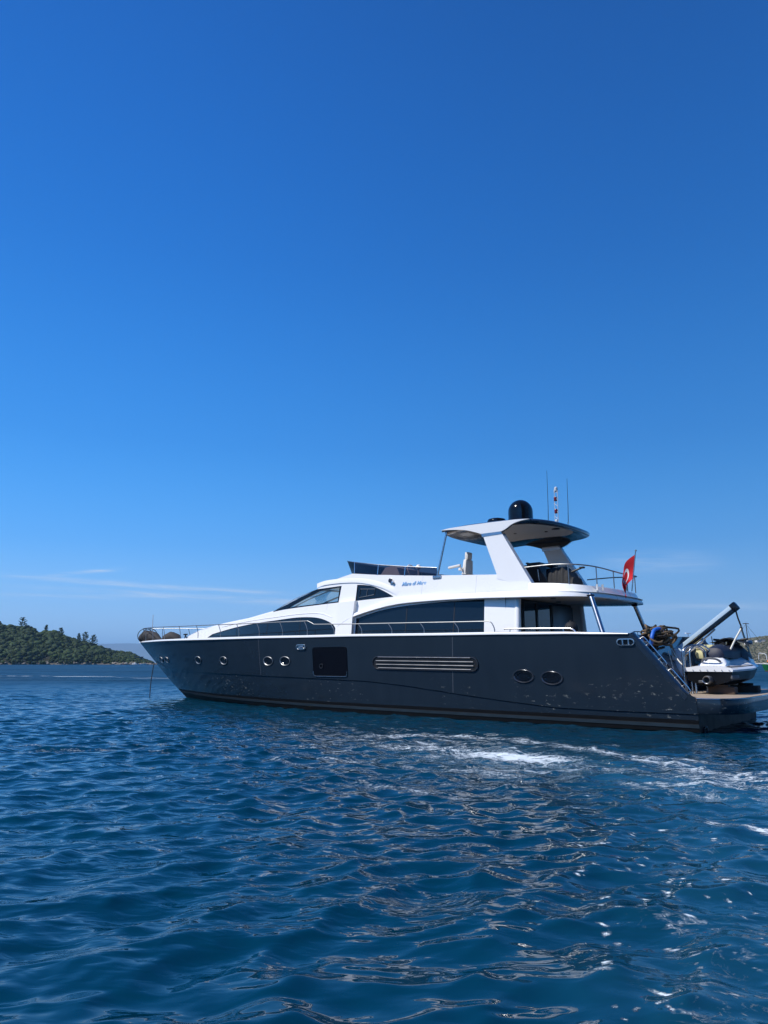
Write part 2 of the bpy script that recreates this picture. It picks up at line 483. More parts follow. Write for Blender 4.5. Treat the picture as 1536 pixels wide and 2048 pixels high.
# ------------------------------------------------------------------ the sea
def make_water():
    r = [1.0]
    while r[-1] < 45000:
        t_ = min(1, max(0, (math.log(r[-1]) - math.log(35)) / (math.log(900) - math.log(35)))); t_ = t_ * t_ * (3 - 2 * t_)
        r.append(r[-1] * (1 + .0031 + .032 * t_))
    r = np.array(r)
    th_d = np.radians(np.linspace(-50, 50, 720))
    th_c = np.radians(np.linspace(50, 310, 53))[1:-1]
    th = np.concatenate([th_d, th_c])
    nr, nt = len(r), len(th)
    X = (r[:, None] * np.sin(th)[None, :]); Y = (r[:, None] * np.cos(th)[None, :])
    X = X.ravel(); Y = Y.ravel(); rr = np.repeat(r, nt)
    dr = np.gradient(r); cell = np.repeat(dr, nt)
    near = rr < 900
    xn, yn, cn = X[near], Y[near], cell[near]
    g = np.random.default_rng(21)
    n = 170
    lam = np.exp(g.uniform(math.log(.12), math.log(3.6), n))
    sl = np.exp(-0.5 * (np.log(lam / .44) / .75) ** 2)
    ang = R(122) + g.normal(0, R(38), n) + np.where(g.random(n) < .18, R(70), 0)
    sl *= 0.175 / math.sqrt((sl ** 2).sum() / 2)
    amp = sl * lam / (2 * math.pi)
    # patches of calmer and livelier water
    def lowf(x, y, s, k):
        q = np.random.default_rng(k); o = 0
        for i in range(6):
            a = q.uniform(0, 2 * math.pi); f = s * q.uniform(.6, 1.6)
            o = o + np.cos((x * math.cos(a) + y * math.sin(a)) * f + q.uniform(0, 6.28))
        return o / 3.5
    env = np.clip(1 + .35 * lowf(xn, yn, .45, 3), .45, 1.5)
    Zz = np.zeros_like(xn); DX = np.zeros_like(xn); DY = np.zeros_like(xn)
    for i in range(n):
        k = 2 * math.pi / lam[i]; dx, dy = math.cos(ang[i]), math.sin(ang[i])
        ph = (xn * dx + yn * dy) * k + g.uniform(0, 2 * math.pi)
        a = amp[i] * np.clip((lam[i] / cn - 2.4) / 2.4, 0, 1)
        if lam[i] < 1.0: a = a * env
        Zz += a * np.cos(ph); s = a * 1.1 * np.sin(ph)
        DX -= s * dx; DY -= s * dy
    Zf = np.zeros_like(X); Zf[near] = Zz
    X2 = X.copy(); Y2 = Y.copy(); X2[near] += DX; Y2[near] += DY
    # earth curvature is left out; the sheet simply runs to the horizon
    co = np.empty((nr * nt + 1, 3), dtype=np.float32)
    co[:-1, 0] = X2; co[:-1, 1] = Y2; co[:-1, 2] = Zf; co[-1] = (0, 0, 0)
    i = np.arange(nr - 1)[:, None]; j = np.arange(nt)[None, :]
    j2 = (j + 1) % nt
    F = np.stack([i * nt + j, i * nt + j2, (i + 1) * nt + j2, (i + 1) * nt + j], -1).reshape(-1, 4)[:, ::-1]
    tri = np.stack([np.full(nt, nr * nt), (np.arange(nt) + 1) % nt, np.arange(nt)], -1)
    me = bpy.data.meshes.new("sea")
    me.vertices.add(len(co)); me.vertices.foreach_set("co", co.ravel())
    nl = F.size + tri.size
    me.loops.add(nl); me.loops.foreach_set("vertex_index", np.concatenate([F.ravel(), tri.ravel()]).astype(np.int32))
    npoly = len(F) + len(tri)
    me.polygons.add(npoly)
    starts = np.concatenate([np.arange(len(F)) * 4, F.size + np.arange(len(tri)) * 3]).astype(np.int32)
    me.polygons.foreach_set("loop_start", starts)
    me.polygons.foreach_set("use_smooth", np.ones(npoly, dtype=bool))
    me.update(calc_edges=True)
    # where the propeller wash and the passing wakes have left foam
    foam = np.zeros(len(co), dtype=np.float32); air = np.zeros(len(co), dtype=np.float32)
    x = np.append(X, 0); y = np.append(Y, 0)
    def blob(cx, cy, sx_, sy_, rot, v, arr):
        c, s = math.cos(rot), math.sin(rot)
        u = ((x - cx) * c + (y - cy) * s) / sx_; w = (-(x - cx) * s + (y - cy) * c) / sy_
        np.maximum(arr, v * np.exp(-(u * u + w * w)), out=arr)
    def line(pts, w, v, arr):
        for (x0, y0), (x1, y1) in zip(pts[:-1], pts[1:]):
            dx, dy = x1 - x0, y1 - y0; L2 = dx * dx + dy * dy
            t = np.clip(((x - x0) * dx + (y - y0) * dy) / L2, 0, 1)
            d = np.hypot(x - x0 - t * dx, y - y0 - t * dy)
            np.maximum(arr, v * np.exp(-(d / w) ** 2), out=arr)
    blob(2.0, 12.1, 1.6, .85, R(-34), .95, foam)
    blob(.6, 13.4, 1.8, .7, R(-20), .74, foam)
    line([(-.6, 15.3), (.8, 15.7), (2.3, 15.0), (3.2, 14.1), (3.9, 12.6), (4.3, 11.2), (4.7, 10.2), (5.2, 9.3), (6.2, 8.0)], .46, .66, foam)
    line([(2.8, 11.2), (3.6, 10.6), (4.2, 10.0), (4.8, 9.0), (5.4, 8.2)], .42, .62, foam)
    line([(3.1, 9.6), (3.4, 8.9), (4.2, 8.4), (5.0, 7.8)], .30, .56, foam)
    line([(3.15, 7.25), (3.5, 6.95), (4.3, 6.7)], .13, .80, foam)
    line([(-7.5, 12.6), (-5.9, 12.9), (-4.6, 13.2), (-3.4, 12.6), (-2.2, 11.9), (-1.2, 11.3), (-.2, 11.2)], .26, .49, foam)
    line([(-7, 13.6), (-4.4, 13.9), (-3.0, 14.5), (-1.6, 15.6), (-.4, 14.6), (.4, 13.6)], .28, .50, foam)
    line([(1.5, 9.2), (2.6, 8.6), (3.0, 7.6), (2.6, 6.4)], .5, .36, foam)
    q = np.random.default_rng(5)
    for i in range(80):
        cx_, cy_ = q.uniform(-3.0, 5.2), q.uniform(9.0, 15.8)
        if cy_ > 17.2 - .62 * (cx_ + 1.0) * 1.15 or cx_ < .2 and q.random() < .75: continue
        a_ = R(-25) + q.normal(0, .35); l_ = q.uniform(.25, .9)
        line([(cx_ - l_ * math.cos(a_), cy_ - l_ * math.sin(a_)), (cx_, cy_ + q.uniform(-.1, .1)), (cx_ + l_ * math.cos(a_), cy_ + l_ * math.sin(a_))], q.uniform(.10, .26), q.uniform(.50, .72), foam)
    for p in ((1.75, 4.6, .35, .40), (1.8, 4.15, .3, .42), (1.55, 3.75, .35, .45), (1.35, 3.5, .25, .43), (2.2, 4.4, .4, .42), (1.9, 3.5, .3, .44), (2.2, 5.6, .4, .39)):
        blob(p[0], p[1], p[2], p[2], 0, p[3] + .06, foam)
    for i in range(260):
        px_, py_ = q.uniform(1.0, 2.9), q.uniform(3.3, 7.5)
        if px_ < .25 * py_: continue
        s_ = q.uniform(.010, .036); blob(px_, py_, s_ * q.uniform(1, 3.0), s_, R(-20) + q.normal(0, .7), q.uniform(.60, .86), foam)
    for i in range(70):
        px_, py_ = q.uniform(2.0, 6.0), q.uniform(6.0, 10.5)
        s_ = q.uniform(.015, .045); blob(px_, py_, s_ * q.uniform(2, 6), s_, R(-20) + q.normal(0, .3), q.uniform(.58, .80), foam)
    for i in range(90):
        band = i % 3
        x0 = q.uniform(-78, -16); y0 = (80 + 3.5 * math.sin(x0 * .11) - max(0, x0 + 34) * .38, 71 + 2 * math.sin(x0 * .2), 59)[band] + q.normal(0, .7)
        l_ = q.uniform(.6, 3.2); line([(x0 - l_, y0 + q.normal(0, .3)), (x0 + l_, y0 + q.normal(0, .3))], q.uniform(.3, .9), q.uniform(.35, 1.0) * (1, .8, .5)[band], foam)
    blob(2.3, 11.8, 2.4, 1.8, R(-30), .75, air)
    line([(3.0, 11.0), (3.8, 9.3), (4.4, 8.0), (5.0, 7.0)], 1.0, .85, air)
    line([(3.0, 9.5), (2.8, 6.5), (2.2, 4.6), (1.6, 3.6)], .8, .35, air)
    for nm, arr in (("foam", foam), ("air", air)):
        at = me.attributes.new(nm, 'FLOAT', 'POINT'); at.data.foreach_set("value", arr)
    o = bpy.data.objects.new("sea", me); col.objects.link(o)
    return o


def water_material():
    m, nt, b = new_mat("sea_water")
    N, L = nt.nodes, nt.links
    def mth(op, a, c=None, clamp=False):
        n = N.new("ShaderNodeMath"); n.operation = op; n.use_clamp = clamp
        for i, v in enumerate((a, c)):
            if v is None: continue
            if isinstance(v, (int, float)): n.inputs[i].default_value = v
            else: L.new(v, n.inputs[i])
        return n.outputs[0]
    def noise(vec, scale, detail=3, rough=.5, dist=0.0):
        n = N.new("ShaderNodeTexNoise"); n.inputs["Scale"].default_value = scale; n.inputs["Detail"].default_value = detail
        n.inputs["Roughness"].default_value = rough; n.inputs["Distortion"].default_value = dist
        L.new(vec, n.inputs["Vector"]); return n.outputs[0]
    t = N.new("ShaderNodeTexCoord"); P = t.outputs["Object"]
    mp = N.new("ShaderNodeMapping"); mp.inputs["Rotation"].default_value = (0, 0, R(-32)); mp.inputs["Scale"].default_value = (.45, 1.0, 1.0)
    L.new(P, mp.inputs[0]); A = mp.outputs[0]
    fo = N.new("ShaderNodeAttribute"); fo.attribute_name = "foam"
    ai = N.new("ShaderNodeAttribute"); ai.attribute_name = "air"
    # foam pattern
    mk = fo.outputs["Fac"]
    fn1 = noise(P, 3.4, 7, .64, 1.0)
    fn2 = noise(A, 11.0, 5, .6, .6)
    fn3 = noise(A, 2.1, 4, .6, 1.6)
    fn4 = noise(P, 26.0, 3, .6, .3)
    def ridge(n): return mth('ABSOLUTE', mth('SUBTRACT', mth('MULTIPLY', n, 2.0), 1.0))
    m2 = mth('MULTIPLY', mk, mk)
    fil1 = mth('MULTIPLY', mth('SUBTRACT', mth('MULTIPLY', m2, .27), ridge(fn1)), 11.0, clamp=True)
    fil2 = mth('MULTIPLY', mth('SUBTRACT', mth('MULTIPLY', m2, .25), ridge(fn3)), 11.0, clamp=True)
    brk = mth('MULTIPLY', mth('SUBTRACT', fn2, mth('SUBTRACT', .60, mth('MULTIPLY', mk, .30))), 9.0, clamp=True)
    brk2 = mth('MULTIPLY', mth('SUBTRACT', fn4, mth('SUBTRACT', .62, mth('MULTIPLY', mk, .42))), 7.0, clamp=True)
    fsum = mth('ADD', mth('MULTIPLY', fn1, .55), mth('MULTIPLY', fn2, .45))
    thr = mth('SUBTRACT', .80, mth('MULTIPLY', mk, .425))
    pat = mth('MULTIPLY', mth('SUBTRACT', fsum, thr), 8.0, clamp=True)
    foam = mth('MAXIMUM', mth('MULTIPLY', mth('MAXIMUM', fil1, fil2), brk), pat)
    foam = mth('MULTIPLY', foam, mth('ADD', mth('MULTIPLY', brk2, .75), .25), clamp=True)
    # body colour
    c1 = N.new("ShaderNodeMix"); c1.data_type = 'RGBA'
    c1.inputs[6].default_value = (0.0002, 0.0215, 0.046, 1); c1.inputs[7].default_value = (0.0003, 0.0355, 0.070, 1)
    L.new(noise(P, .35, 3), c1.inputs[0])
    c2 = N.new("ShaderNodeMix"); c2.data_type = 'RGBA'
    L.new(mth('MULTIPLY', ai.outputs["Fac"], mth('MULTIPLY', noise(P, 1.1, 4), 1.1), clamp=True), c2.inputs[0])
    L.new(c1.outputs[2], c2.inputs[6]); c2.inputs[7].default_value = (0.018, 0.115, 0.20, 1)
    c3 = N.new("ShaderNodeMix"); c3.data_type = 'RGBA'
    L.new(foam, c3.inputs[0]); L.new(c2.outputs[2], c3.inputs[6]); c3.inputs[7].default_value = (0.62, 0.70, 0.75, 1)
    L.new(c3.outputs[2], b.inputs["Base Color"])
    rough_base = mth('ADD', mth('MULTIPLY', foam, .6), .022)
    b.inputs["IOR"].default_value = 1.333
    # capillary ripples, in wind patches
    patch = mth('MULTIPLY', mth('SUBTRACT', noise(A, .55, 3), .42), 4.0, clamp=True)
    n_a = noise(A, 4.6, 1.2, .45, .4)
    n_b = noise(A, 15.0, 1.0, .5, .6)
    n_c = noise(A, 1.5, 1.5, .5, .3)
    hgt = mth('ADD', mth('ADD', mth('MULTIPLY', n_a, .046), mth('MULTIPLY', n_c, .075)), mth('MULTIPLY', mth('MULTIPLY', n_b, mth('ADD', mth('MULTIPLY', patch, .85), .15)), .014))
    hgt = mth('ADD', hgt, mth('MULTIPLY', foam, .012))
    bp = N.new("ShaderNodeBump"); bp.inputs["Strength"].default_value = 1.0; bp.inputs["Distance"].default_value = 1.0
    L.new(hgt, bp.inputs["Height"])
    # waves too small to model at a distance: scattered facet normals
    s = N.new("ShaderNodeVectorMath"); s.operation = 'LENGTH'; L.new(P, s.inputs[0])
    mr = N.new("ShaderNodeMapRange"); mr.interpolation_type = 'SMOOTHSTEP'
    mr.inputs[1].default_value = 16; mr.inputs[2].default_value = 75; mr.inputs[3].default_value = 0.0; mr.inputs[4].default_value = 1.0
    L.new(s.outputs["Value"], mr.inputs[0])
    def cnoise(vec, scale, detail):
        n = N.new("ShaderNodeTexNoise"); n.inputs["Scale"].default_value = scale; n.inputs["Detail"].default_value = detail
        L.new(vec, n.inputs["Vector"]); return n.outputs["Color"]
    def vm(op, a, c):
        n = N.new("ShaderNodeVectorMath"); n.operation = op
        L.new(a, n.inputs[0])
        if isinstance(c, tuple): n.inputs[1].default_value = c
        elif op == 'SCALE': L.new(c, n.inputs["Scale"])
        else: L.new(c, n.inputs[1])
        return n.outputs[0]
    v1 = vm('SUBTRACT', cnoise(P, 1.3, 3), (.5, .5, .5)); v2 = vm('SUBTRACT', cnoise(A, .30, 4), (.5, .5, .5))
    vv = vm('MULTIPLY', vm('ADD', v1, v2), (1.0, 1.0, 0.0))
    mpw = N.new("ShaderNodeMapping"); mpw.inputs["Rotation"].default_value = (0, 0, R(-12)); mpw.inputs["Scale"].default_value = (.30, 1.0, 1.0)
    L.new(P, mpw.inputs[0])
    wind = mth('MULTIPLY', mth('SUBTRACT', noise(mpw.outputs[0], .045, 5, .68), .36), 3.2, clamp=True)
    liv = mth('ADD', mth('MULTIPLY', wind, 1.1), .35)
    vv = vm('SCALE', vv, mth('MULTIPLY', mth('MULTIPLY', mr.outputs[0], liv), .95))
    L.new(mth('ADD', rough_base, mth('MULTIPLY', mth('MULTIPLY', mr.outputs[0], mth('ADD', mth('MULTIPLY', liv, .35), .70)), .46), clamp=True), b.inputs["Roughness"])
    nn = vm('ADD', bp.outputs[0], vv)
    nr_ = N.new("ShaderNodeVectorMath"); nr_.operation = 'NORMALIZE'; L.new(nn, nr_.inputs[0])
    L.new(nr_.outputs[0], b.inputs["Normal"])
    return m


sea = make_water()
sea.data.materials.append(water_material())
struct(sea)

# ------------------------------------------------------------------ land
def vnoise(x, y, s, seed, octv=4):
    o = np.zeros_like(x); a = 1.0; tot = 0
    q = np.random.default_rng(seed)
    for k in range(octv):
        for i in range(4):
            an = q.uniform(0, 6.28); ph = q.uniform(0, 6.28)
            o += a * np.sin((x * math.cos(an) + y * math.sin(an)) * s * q.uniform(.7, 1.4) + ph) / 4
        tot += a; a *= .55; s *= 2.1
    return o / tot * 2


def grid_mesh(name, X, Y, Z, material, kind='structure'):
    ny, nx = X.shape
    me = bpy.data.meshes.new(name)
    co = np.stack([X, Y, Z], -1).reshape(-1, 3)
    i = np.arange(ny - 1)[:, None]; j = np.arange(nx - 1)[None, :]
    F = np.stack([i * nx + j, i * nx + j + 1, (i + 1) * nx + j + 1, (i + 1) * nx + j], -1).reshape(-1, 4)
    me.from_pydata(co.tolist(), [], F.tolist())
    me.polygons.foreach_set("use_smooth", [True] * len(me.polygons))
    me.materials.append(material)
    o = bpy.data.objects.new(name, me); col.objects.link(o)
    return struct(o, kind)


def ground_mat(name, low, high, zl, zh, scale=.12):
    m, nt, b = new_mat(name); N, L = nt.nodes, nt.links
    t = N.new("ShaderNodeTexCoord"); s = N.new("ShaderNodeSeparateXYZ"); L.new(t.outputs["Object"], s.inputs[0])
    n = N.new("ShaderNodeTexNoise"); n.inputs["Scale"].default_value = scale; n.inputs["Detail"].default_value = 7; n.inputs["Roughness"].default_value = .65
    L.new(t.outputs["Object"], n.inputs["Vector"])
    r = N.new("ShaderNodeMapRange"); r.inputs[1].default_value = zl; r.inputs[2].default_value = zh; L.new(s.outputs[2], r.inputs[0])
    def two(c):
        x = N.new("ShaderNodeMix"); x.data_type = 'RGBA'; x.inputs[6].default_value = (*[v * .55 for v in c], 1); x.inputs[7].default_value = (*[v * 1.4 for v in c], 1)
        L.new(n.outputs[0], x.inputs[0]); return x.outputs[2]
    x = N.new("ShaderNodeMix"); x.data_type = 'RGBA'
    L.new(r.outputs[0], x.inputs[0]); L.new(two(low), x.inputs[6]); L.new(two(high), x.inputs[7])
    L.new(x.outputs[2], b.inputs["Base Color"]); b.inputs["Roughness"].default_value = .95
    b.inputs["Specular IOR Level"].default_value = .1
    return m


def leaf_mat(name, c0, c1, c2):
    """foliage whose tone changes from clump to clump and from leaf to leaf"""
    m, nt, b = new_mat(name); N, L = nt.nodes, nt.links
    g = N.new("ShaderNodeNewGeometry"); t = N.new("ShaderNodeTexCoord")
    n = N.new("ShaderNodeTexNoise"); n.inputs["Scale"].default_value = .5; n.inputs["Detail"].default_value = 4
    L.new(t.outputs["Object"], n.inputs["Vector"])
    x = N.new("ShaderNodeMix"); x.data_type = 'RGBA'; x.inputs[6].default_value = (*c0, 1); x.inputs[7].default_value = (*c1, 1)
    L.new(g.outputs["Random Per Island"], x.inputs[0])
    y = N.new("ShaderNodeMix"); y.data_type = 'RGBA'; y.inputs[7].default_value = (*c2, 1)
    r = N.new("ShaderNodeMapRange"); r.inputs[1].default_value = .45; r.inputs[2].default_value = .75; L.new(n.outputs[0], r.inputs[0])
    L.new(r.outputs[0], y.inputs[0]); L.new(x.outputs[2], y.inputs[6])
    L.new(y.outputs[2], b.inputs["Base Color"]); b.inputs["Roughness"].default_value = .8; b.inputs["Specular IOR Level"].default_value = .2
    return m


M['leaf'] = leaf_mat("maquis_leaves", (.011, .025, .007), (.031, .060, .015), (.048, .060, .021))
M['needle'] = leaf_mat("pine_needles", (.050, .085, .030), (.095, .135, .055), (.11, .125, .055))
M['scrub'] = leaf_mat("scrub_leaves", (.050, .058, .030), (.105, .105, .060), (.16, .14, .09))

# left headland; heights of the wooded skyline by bearing
HB_PX = [-420, -200, -60, 0, 20, 33, 46, 66, 82, 97, 115, 133, 155, 168, 186, 204, 221, 235, 254, 270, 285, 305, 318, 330]
HB_PY = [1228, 1232, 1240, 1244, 1254, 1253, 1256, 1256, 1266, 1267, 1263, 1270, 1279, 1281, 1287, 1292, 1301, 1306, 1308.5, 1309, 1317, 1323, 1327, 1329]
DR = 665.0
HX = [(p - 768) / 1418 * DR for p in HB_PX]; HZ = [max(0, (1325.5 - q) / 1418 * DR + 1.5) for q in HB_PY]


def head_h(x, y):
    ridge = np.interp(x * DR / y, HX, HZ)
    shore = 604 + 7 * np.sin(x * .045) + 4 * np.sin(x * .13 + 1)
    t = np.clip((y - shore) / np.maximum(12, (DR - shore)), -.2, 4)
    up = np.where(t < 1, np.clip(t, -.2, 1) ** .72 if False else np.sign(t) * np.abs(np.clip(t, -1, 1)) ** .72, 1 - .15 * (t - 1) ** 1.5)
    canopy = np.clip(ridge * .15, .4, 3.2)
    h = (ridge - canopy) * up
    h += vnoise(x, y, .07, 5) * np.clip(ridge * .06, 0, 1.6) * np.clip(t * 3, 0, 1)
    cliff = np.clip((y - shore) / 3.0, -1, 1) * np.clip(ridge * .10, .5, 1.8)
    return np.where(y < shore, -1.2, np.maximum(h, np.minimum(cliff, h + 2.2)))


gx, gy = np.meshgrid(np.linspace(-640, -186, 260), np.linspace(590, 860, 150))
headland = grid_mesh("headland_terrain", gx, gy, head_h(gx, gy), ground_mat("headland_ground", (.13, .115, .095), (.035, .036, .022), .7, 1.6))


def ico(sub):
    bm = bmesh.new(); bmesh.ops.create_icosphere(bm, subdivisions=sub, radius=1.0)
    v = np.array([x.co[:] for x in bm.verts]); f = np.array([[q.index for q in x.verts] for x in bm.faces]); bm.free(); return v, f


ICO2 = ico(2)


def clump_mesh(name, centres, radii, material, leaves=26, flat=.8, seed=1, tip=.55):
    """rounded bushes: a lumpy heart with many loose leaf sprays standing out of it, all one mass"""
    g = np.random.default_rng(seed)
    V = []; F3 = []; o = 0
    iv, f = ICO2
    for c, r in zip(centres, radii):
        d = 1 + g.uniform(-.30, .22, len(iv)) + .25 * np.sin(iv @ g.normal(0, 2.2, 3) + g.uniform(0, 6))
        p = iv * d[:, None] * r * np.array([1, 1, flat]) + c
        V.append(p); F3.append(f + o); o += len(iv)
        if leaves:
            n = g.normal(0, 1, (leaves, 3)); n /= np.linalg.norm(n, axis=1)[:, None]; n[:, 2] = np.abs(n[:, 2]) * .9 - .15
            base = n * r * np.array([1, 1, flat]) * g.uniform(.85, 1.15, (leaves, 1)) + c
            t1 = np.cross(n, g.normal(0, 1, (leaves, 3))); t1 /= np.linalg.norm(t1, axis=1)[:, None] + 1e-9
            w = r * g.uniform(.10, .22, (leaves, 1)); l = r * g.uniform(.25, tip, (leaves, 1))
            tri = np.stack([base - t1 * w, base + t1 * w, base + n * l + t1 * w * .3], 1).reshape(-1, 3)
            V.append(tri); F3.append(np.arange(leaves * 3).reshape(-1, 3) + o); o += leaves * 3
    V = np.concatenate(V); F3 = np.concatenate(F3)
    me = bpy.data.meshes.new(name)
    me.vertices.add(len(V)); me.vertices.foreach_set("co", V.astype(np.float32).ravel())
    me.loops.add(F3.size); me.loops.foreach_set("vertex_index", F3.astype(np.int32).ravel())
    me.polygons.add(len(F3)); me.polygons.foreach_set("loop_start", (np.arange(len(F3)) * 3).astype(np.int32))
    me.update(calc_edges=True); me.validate()
    me.materials.append(material)
    ob = bpy.data.objects.new(name, me); col.objects.link(ob)
    return ob


def scatter_on(hf, n, xr, yr, seed, cond):
    g = np.random.default_rng(seed)
    x = g.uniform(*xr, n * 4); y = g.uniform(*yr, n * 4); h = hf(x, y); k = cond(x, y, h)
    x, y, h = x[k][:n], y[k][:n], h[k][:n]
    return np.stack([x, y, h], 1), g


pts, g = scatter_on(head_h, 5200, (-470, -188), (590, 705), 4, lambda x, y, h: h > .7)
rad = (1.1 + 2.3 * g.random(len(pts)) ** 1.6) * np.clip(.5 + pts[:, 2] / 14, .55, 1.1)
pts[:, 2] += rad * .25
woods = clump_mesh("woods", pts, rad, M['leaf'], leaves=30, seed=11)
struct(woods, 'stuff')
# shoreline rocks
pts, g = scatter_on(head_h, 420, (-440, -184), (590, 614), 8, lambda x, y, h: (h > -.6) & (h < 1.8))
pts[:, 2] = np.maximum(pts[:, 2], .1)
rocks = clump_mesh("shore_rocks", pts, g.uniform(.5, 1.7, len(pts)), mat("shore_rock", (.20, .175, .145), .95, var=.35, scale=.6), leaves=0, flat=.6, seed=3)
struct(rocks, 'stuff')


def pine(px, py_top, py_base, dist, label, seed, spread=.34):
    q = random.Random(seed)
    x = (px - 768) / 1418 * dist
    ztop = (1325.5 - py_top) / 1418 * dist + CAM_H; zb = (1325.5 - py_base) / 1418 * dist + CAM_H
    zb = min(zb, float(head_h(np.array([x]), np.array([dist]))[0]) + .5) if True else zb
    h = (ztop - zb) * .93
    t = empty("pine_tree", (x, dist, zb), label, "tree", "pines standing above the headland woods")
    m = MB(); lean = q.uniform(-.06, .06)
    axis = lambda k: Vector((lean * h * k + .12 * math.sin(k * 5 + seed), 0, h * .96 * k))
    m.tube([axis(k / 6) for k in range(7)], [.22, .19, .16, .12, .09, .06, .03], 7)
    limbs = []
    for k in range(22):
        f = .06 + .90 * k / 21; a = k * 2.4 + q.uniform(-.4, .4); L_ = h * spread * (1.05 - .72 * (f - .06) / .9) * q.uniform(.75, 1.15)
        p0 = axis(f); up = q.uniform(.40, .85)
        p1 = p0 + Vector((math.cos(a) * L_, math.sin(a) * L_, up * L_))
        m.tube([p0, p0.lerp(p1, .5) - Vector((0, 0, .06 * L_)), p1], [.07, .05, .02], 5); limbs.append((p0, p1))
    m.build("trunk", ['bark'], t)
    V = []; F = []
    for p0, p1 in limbs + [(axis(.8), axis(1.03))]:
        for s in range(46):
            f = q.uniform(.35, 1.15); c = p0.lerp(p1, f) + Vector((q.gauss(0, .20), q.gauss(0, .20), q.gauss(0, .17)))
            for k in range(3):
                d = Vector((q.gauss(0, 1), q.gauss(0, 1), abs(q.gauss(0, 1)) + .5)).normalized(); u = d.orthogonal().normalized() * .12; l = q.uniform(.35, .75)
                o = len(V); V += [c - u, c + u, c + d * l]; F.append((o, o + 1, o + 2))
    m = MB(); m.add(V, F); m.build("crown", ['needle'], t, smooth=False, recalc=False)


pine(54, 1236.5, 1262, 668, "tallest pine at the summit of the headland, standing alone against the sky", 1, .42)
pine(100, 1251.5, 1272, 668, "slender pine with a pointed top, just right of the summit pine", 2, .22)
pine(131, 1257.5, 1276, 668, "small bushy pine halfway down the skyline of the headland", 3, .34)
pine(167, 1268, 1284, 668, "small pine close to the left of the broad leaning pine", 4, .24)
pine(179, 1265, 1286, 668, "broad leaning pine in the middle of the descending ridge", 5, .40)
pine(195, 1271, 1291, 668, "last pine down the ridge, before the low rocky tip", 6, .36)

# hillside on the right, farther off
DR2 = 900.0
RX = [(p - 768) / 1418 * DR2 for p in (1330, 1395, 1419, 1451, 1487, 1506, 1521, 1536, 1620, 1800, 2100)]
RZ = [(1325.5 - q) / 1418 * DR2 + 1.5 for q in (1325, 1301, 1291, 1284, 1279.5, 1277, 1275, 1275, 1266, 1258, 1262)]


def right_h(x, y):
    ridge = np.interp(x * DR2 / y, RX, RZ)
    t = (y - 770) / (DR2 - 770)
    up = np.where(t < 1, np.sign(t) * np.abs(np.clip(t, -.5, 1)) ** .9, 1 - .1 * (t - 1) ** 1.5)
    return np.where(y < 770, -1.5, ridge * up + vnoise(x, y, .03, 15) * 1.8 * np.clip(t * 2, 0, 1) * np.clip((x - 370) / 30, 0, 1))


gx, gy = np.meshgrid(np.linspace(340, 860, 200), np.linspace(762, 1150, 110))
hill = grid_mesh("hillside_terrain", gx, gy, right_h(gx, gy), ground_mat("hillside_ground", (.30, .27, .2), (.165, .15, .10), 1.5, 4, .05))
pts, g = scatter_on(right_h, 4200, (370, 640), (772, 925), 14, lambda x, y, h: h > .8)
rad = g.uniform(.7, 2.0, len(pts))
scrub = clump_mesh("scrub", pts, rad, M['scrub'], leaves=8, flat=.6, seed=12, tip=.4)
struct(scrub, 'stuff')

# far mountain ridge across the strait, pale with distance
MXp = [-900, -300, 60, 150, 216, 260, 300, 380, 520, 700, 900]
MYp = [1300, 1297, 1296, 1291, 1288.5, 1288, 1288.5, 1289, 1296, 1310, 1325]
DM = 15000.0
MX = [(p - 768) / 1418 * DM for p in MXp]; MZ = [(1325.5 - q) / 1418 * DM for q in MYp]
gx, gy = np.meshgrid(np.linspace(MX[0], MX[-1], 160), np.linspace(DM - 900, DM + 900, 21))
gz = np.interp(gx, MX, MZ) * np.clip(1 - np.abs(gy - DM) / 900, 0, 1) ** .8 + vnoise(gx, gy, .004, 31) * 9 * np.clip(1 - np.abs(gy - DM) / 900, 0, 1) - 2
mountain = grid_mesh("mountain_terrain", gx, gy, gz, ground_mat("mountain_ground", (.10, .10, .07), (.13, .12, .09), 5, 60, .004))


# houses
def house(x, y, z, w, d, h, rot, label, roof='flat', wall='stucco'):
    t = empty("house", Matrix.Translation((x, y, z)) @ Matrix.Rotation(rot, 4, 'Z'), label, "house")
    m = MB(); m.box((0, 0, h / 2 - .5), (w, d, h + 1)); m.build("wall", [wall], t, smooth=False)
    m = MB()
    if roof == 'flat': m.box((0, 0, h + .12), (w + .5, d + .5, .24), bevel=.04)
    else:
        m.loft([[(-w / 2 - .3, s * (d / 2 + .3), h) for s in (-1, 1)] + [(-w / 2 - .3, 0, h + d * .28)], [(w / 2 + .3, s * (d / 2 + .3), h) for s in (-1, 1)] + [(w / 2 + .3, 0, h + d * .28)]], closed=True, caps=True)
    m.build("roof", ['roof_tile' if roof != 'flat' else 'roof_tile'], t, smooth=False)
    for k in (-.28, .28):
        m = MB(); m.box((w * k, -d / 2 - .02, h * .55), (w * .16, .08, h * .34)); m.build("window", ['glass'], t)
    m = MB(); m.box((0, -d / 2 - .02, h * .36), (w * .13, .08, h * .72)); m.build("door", ['wood'], t)


def hill_at(f, px, y): 
    x = (px - 768) / 1418 * y
    return x, y, float(f(np.array([x]), np.array([y]))[0])


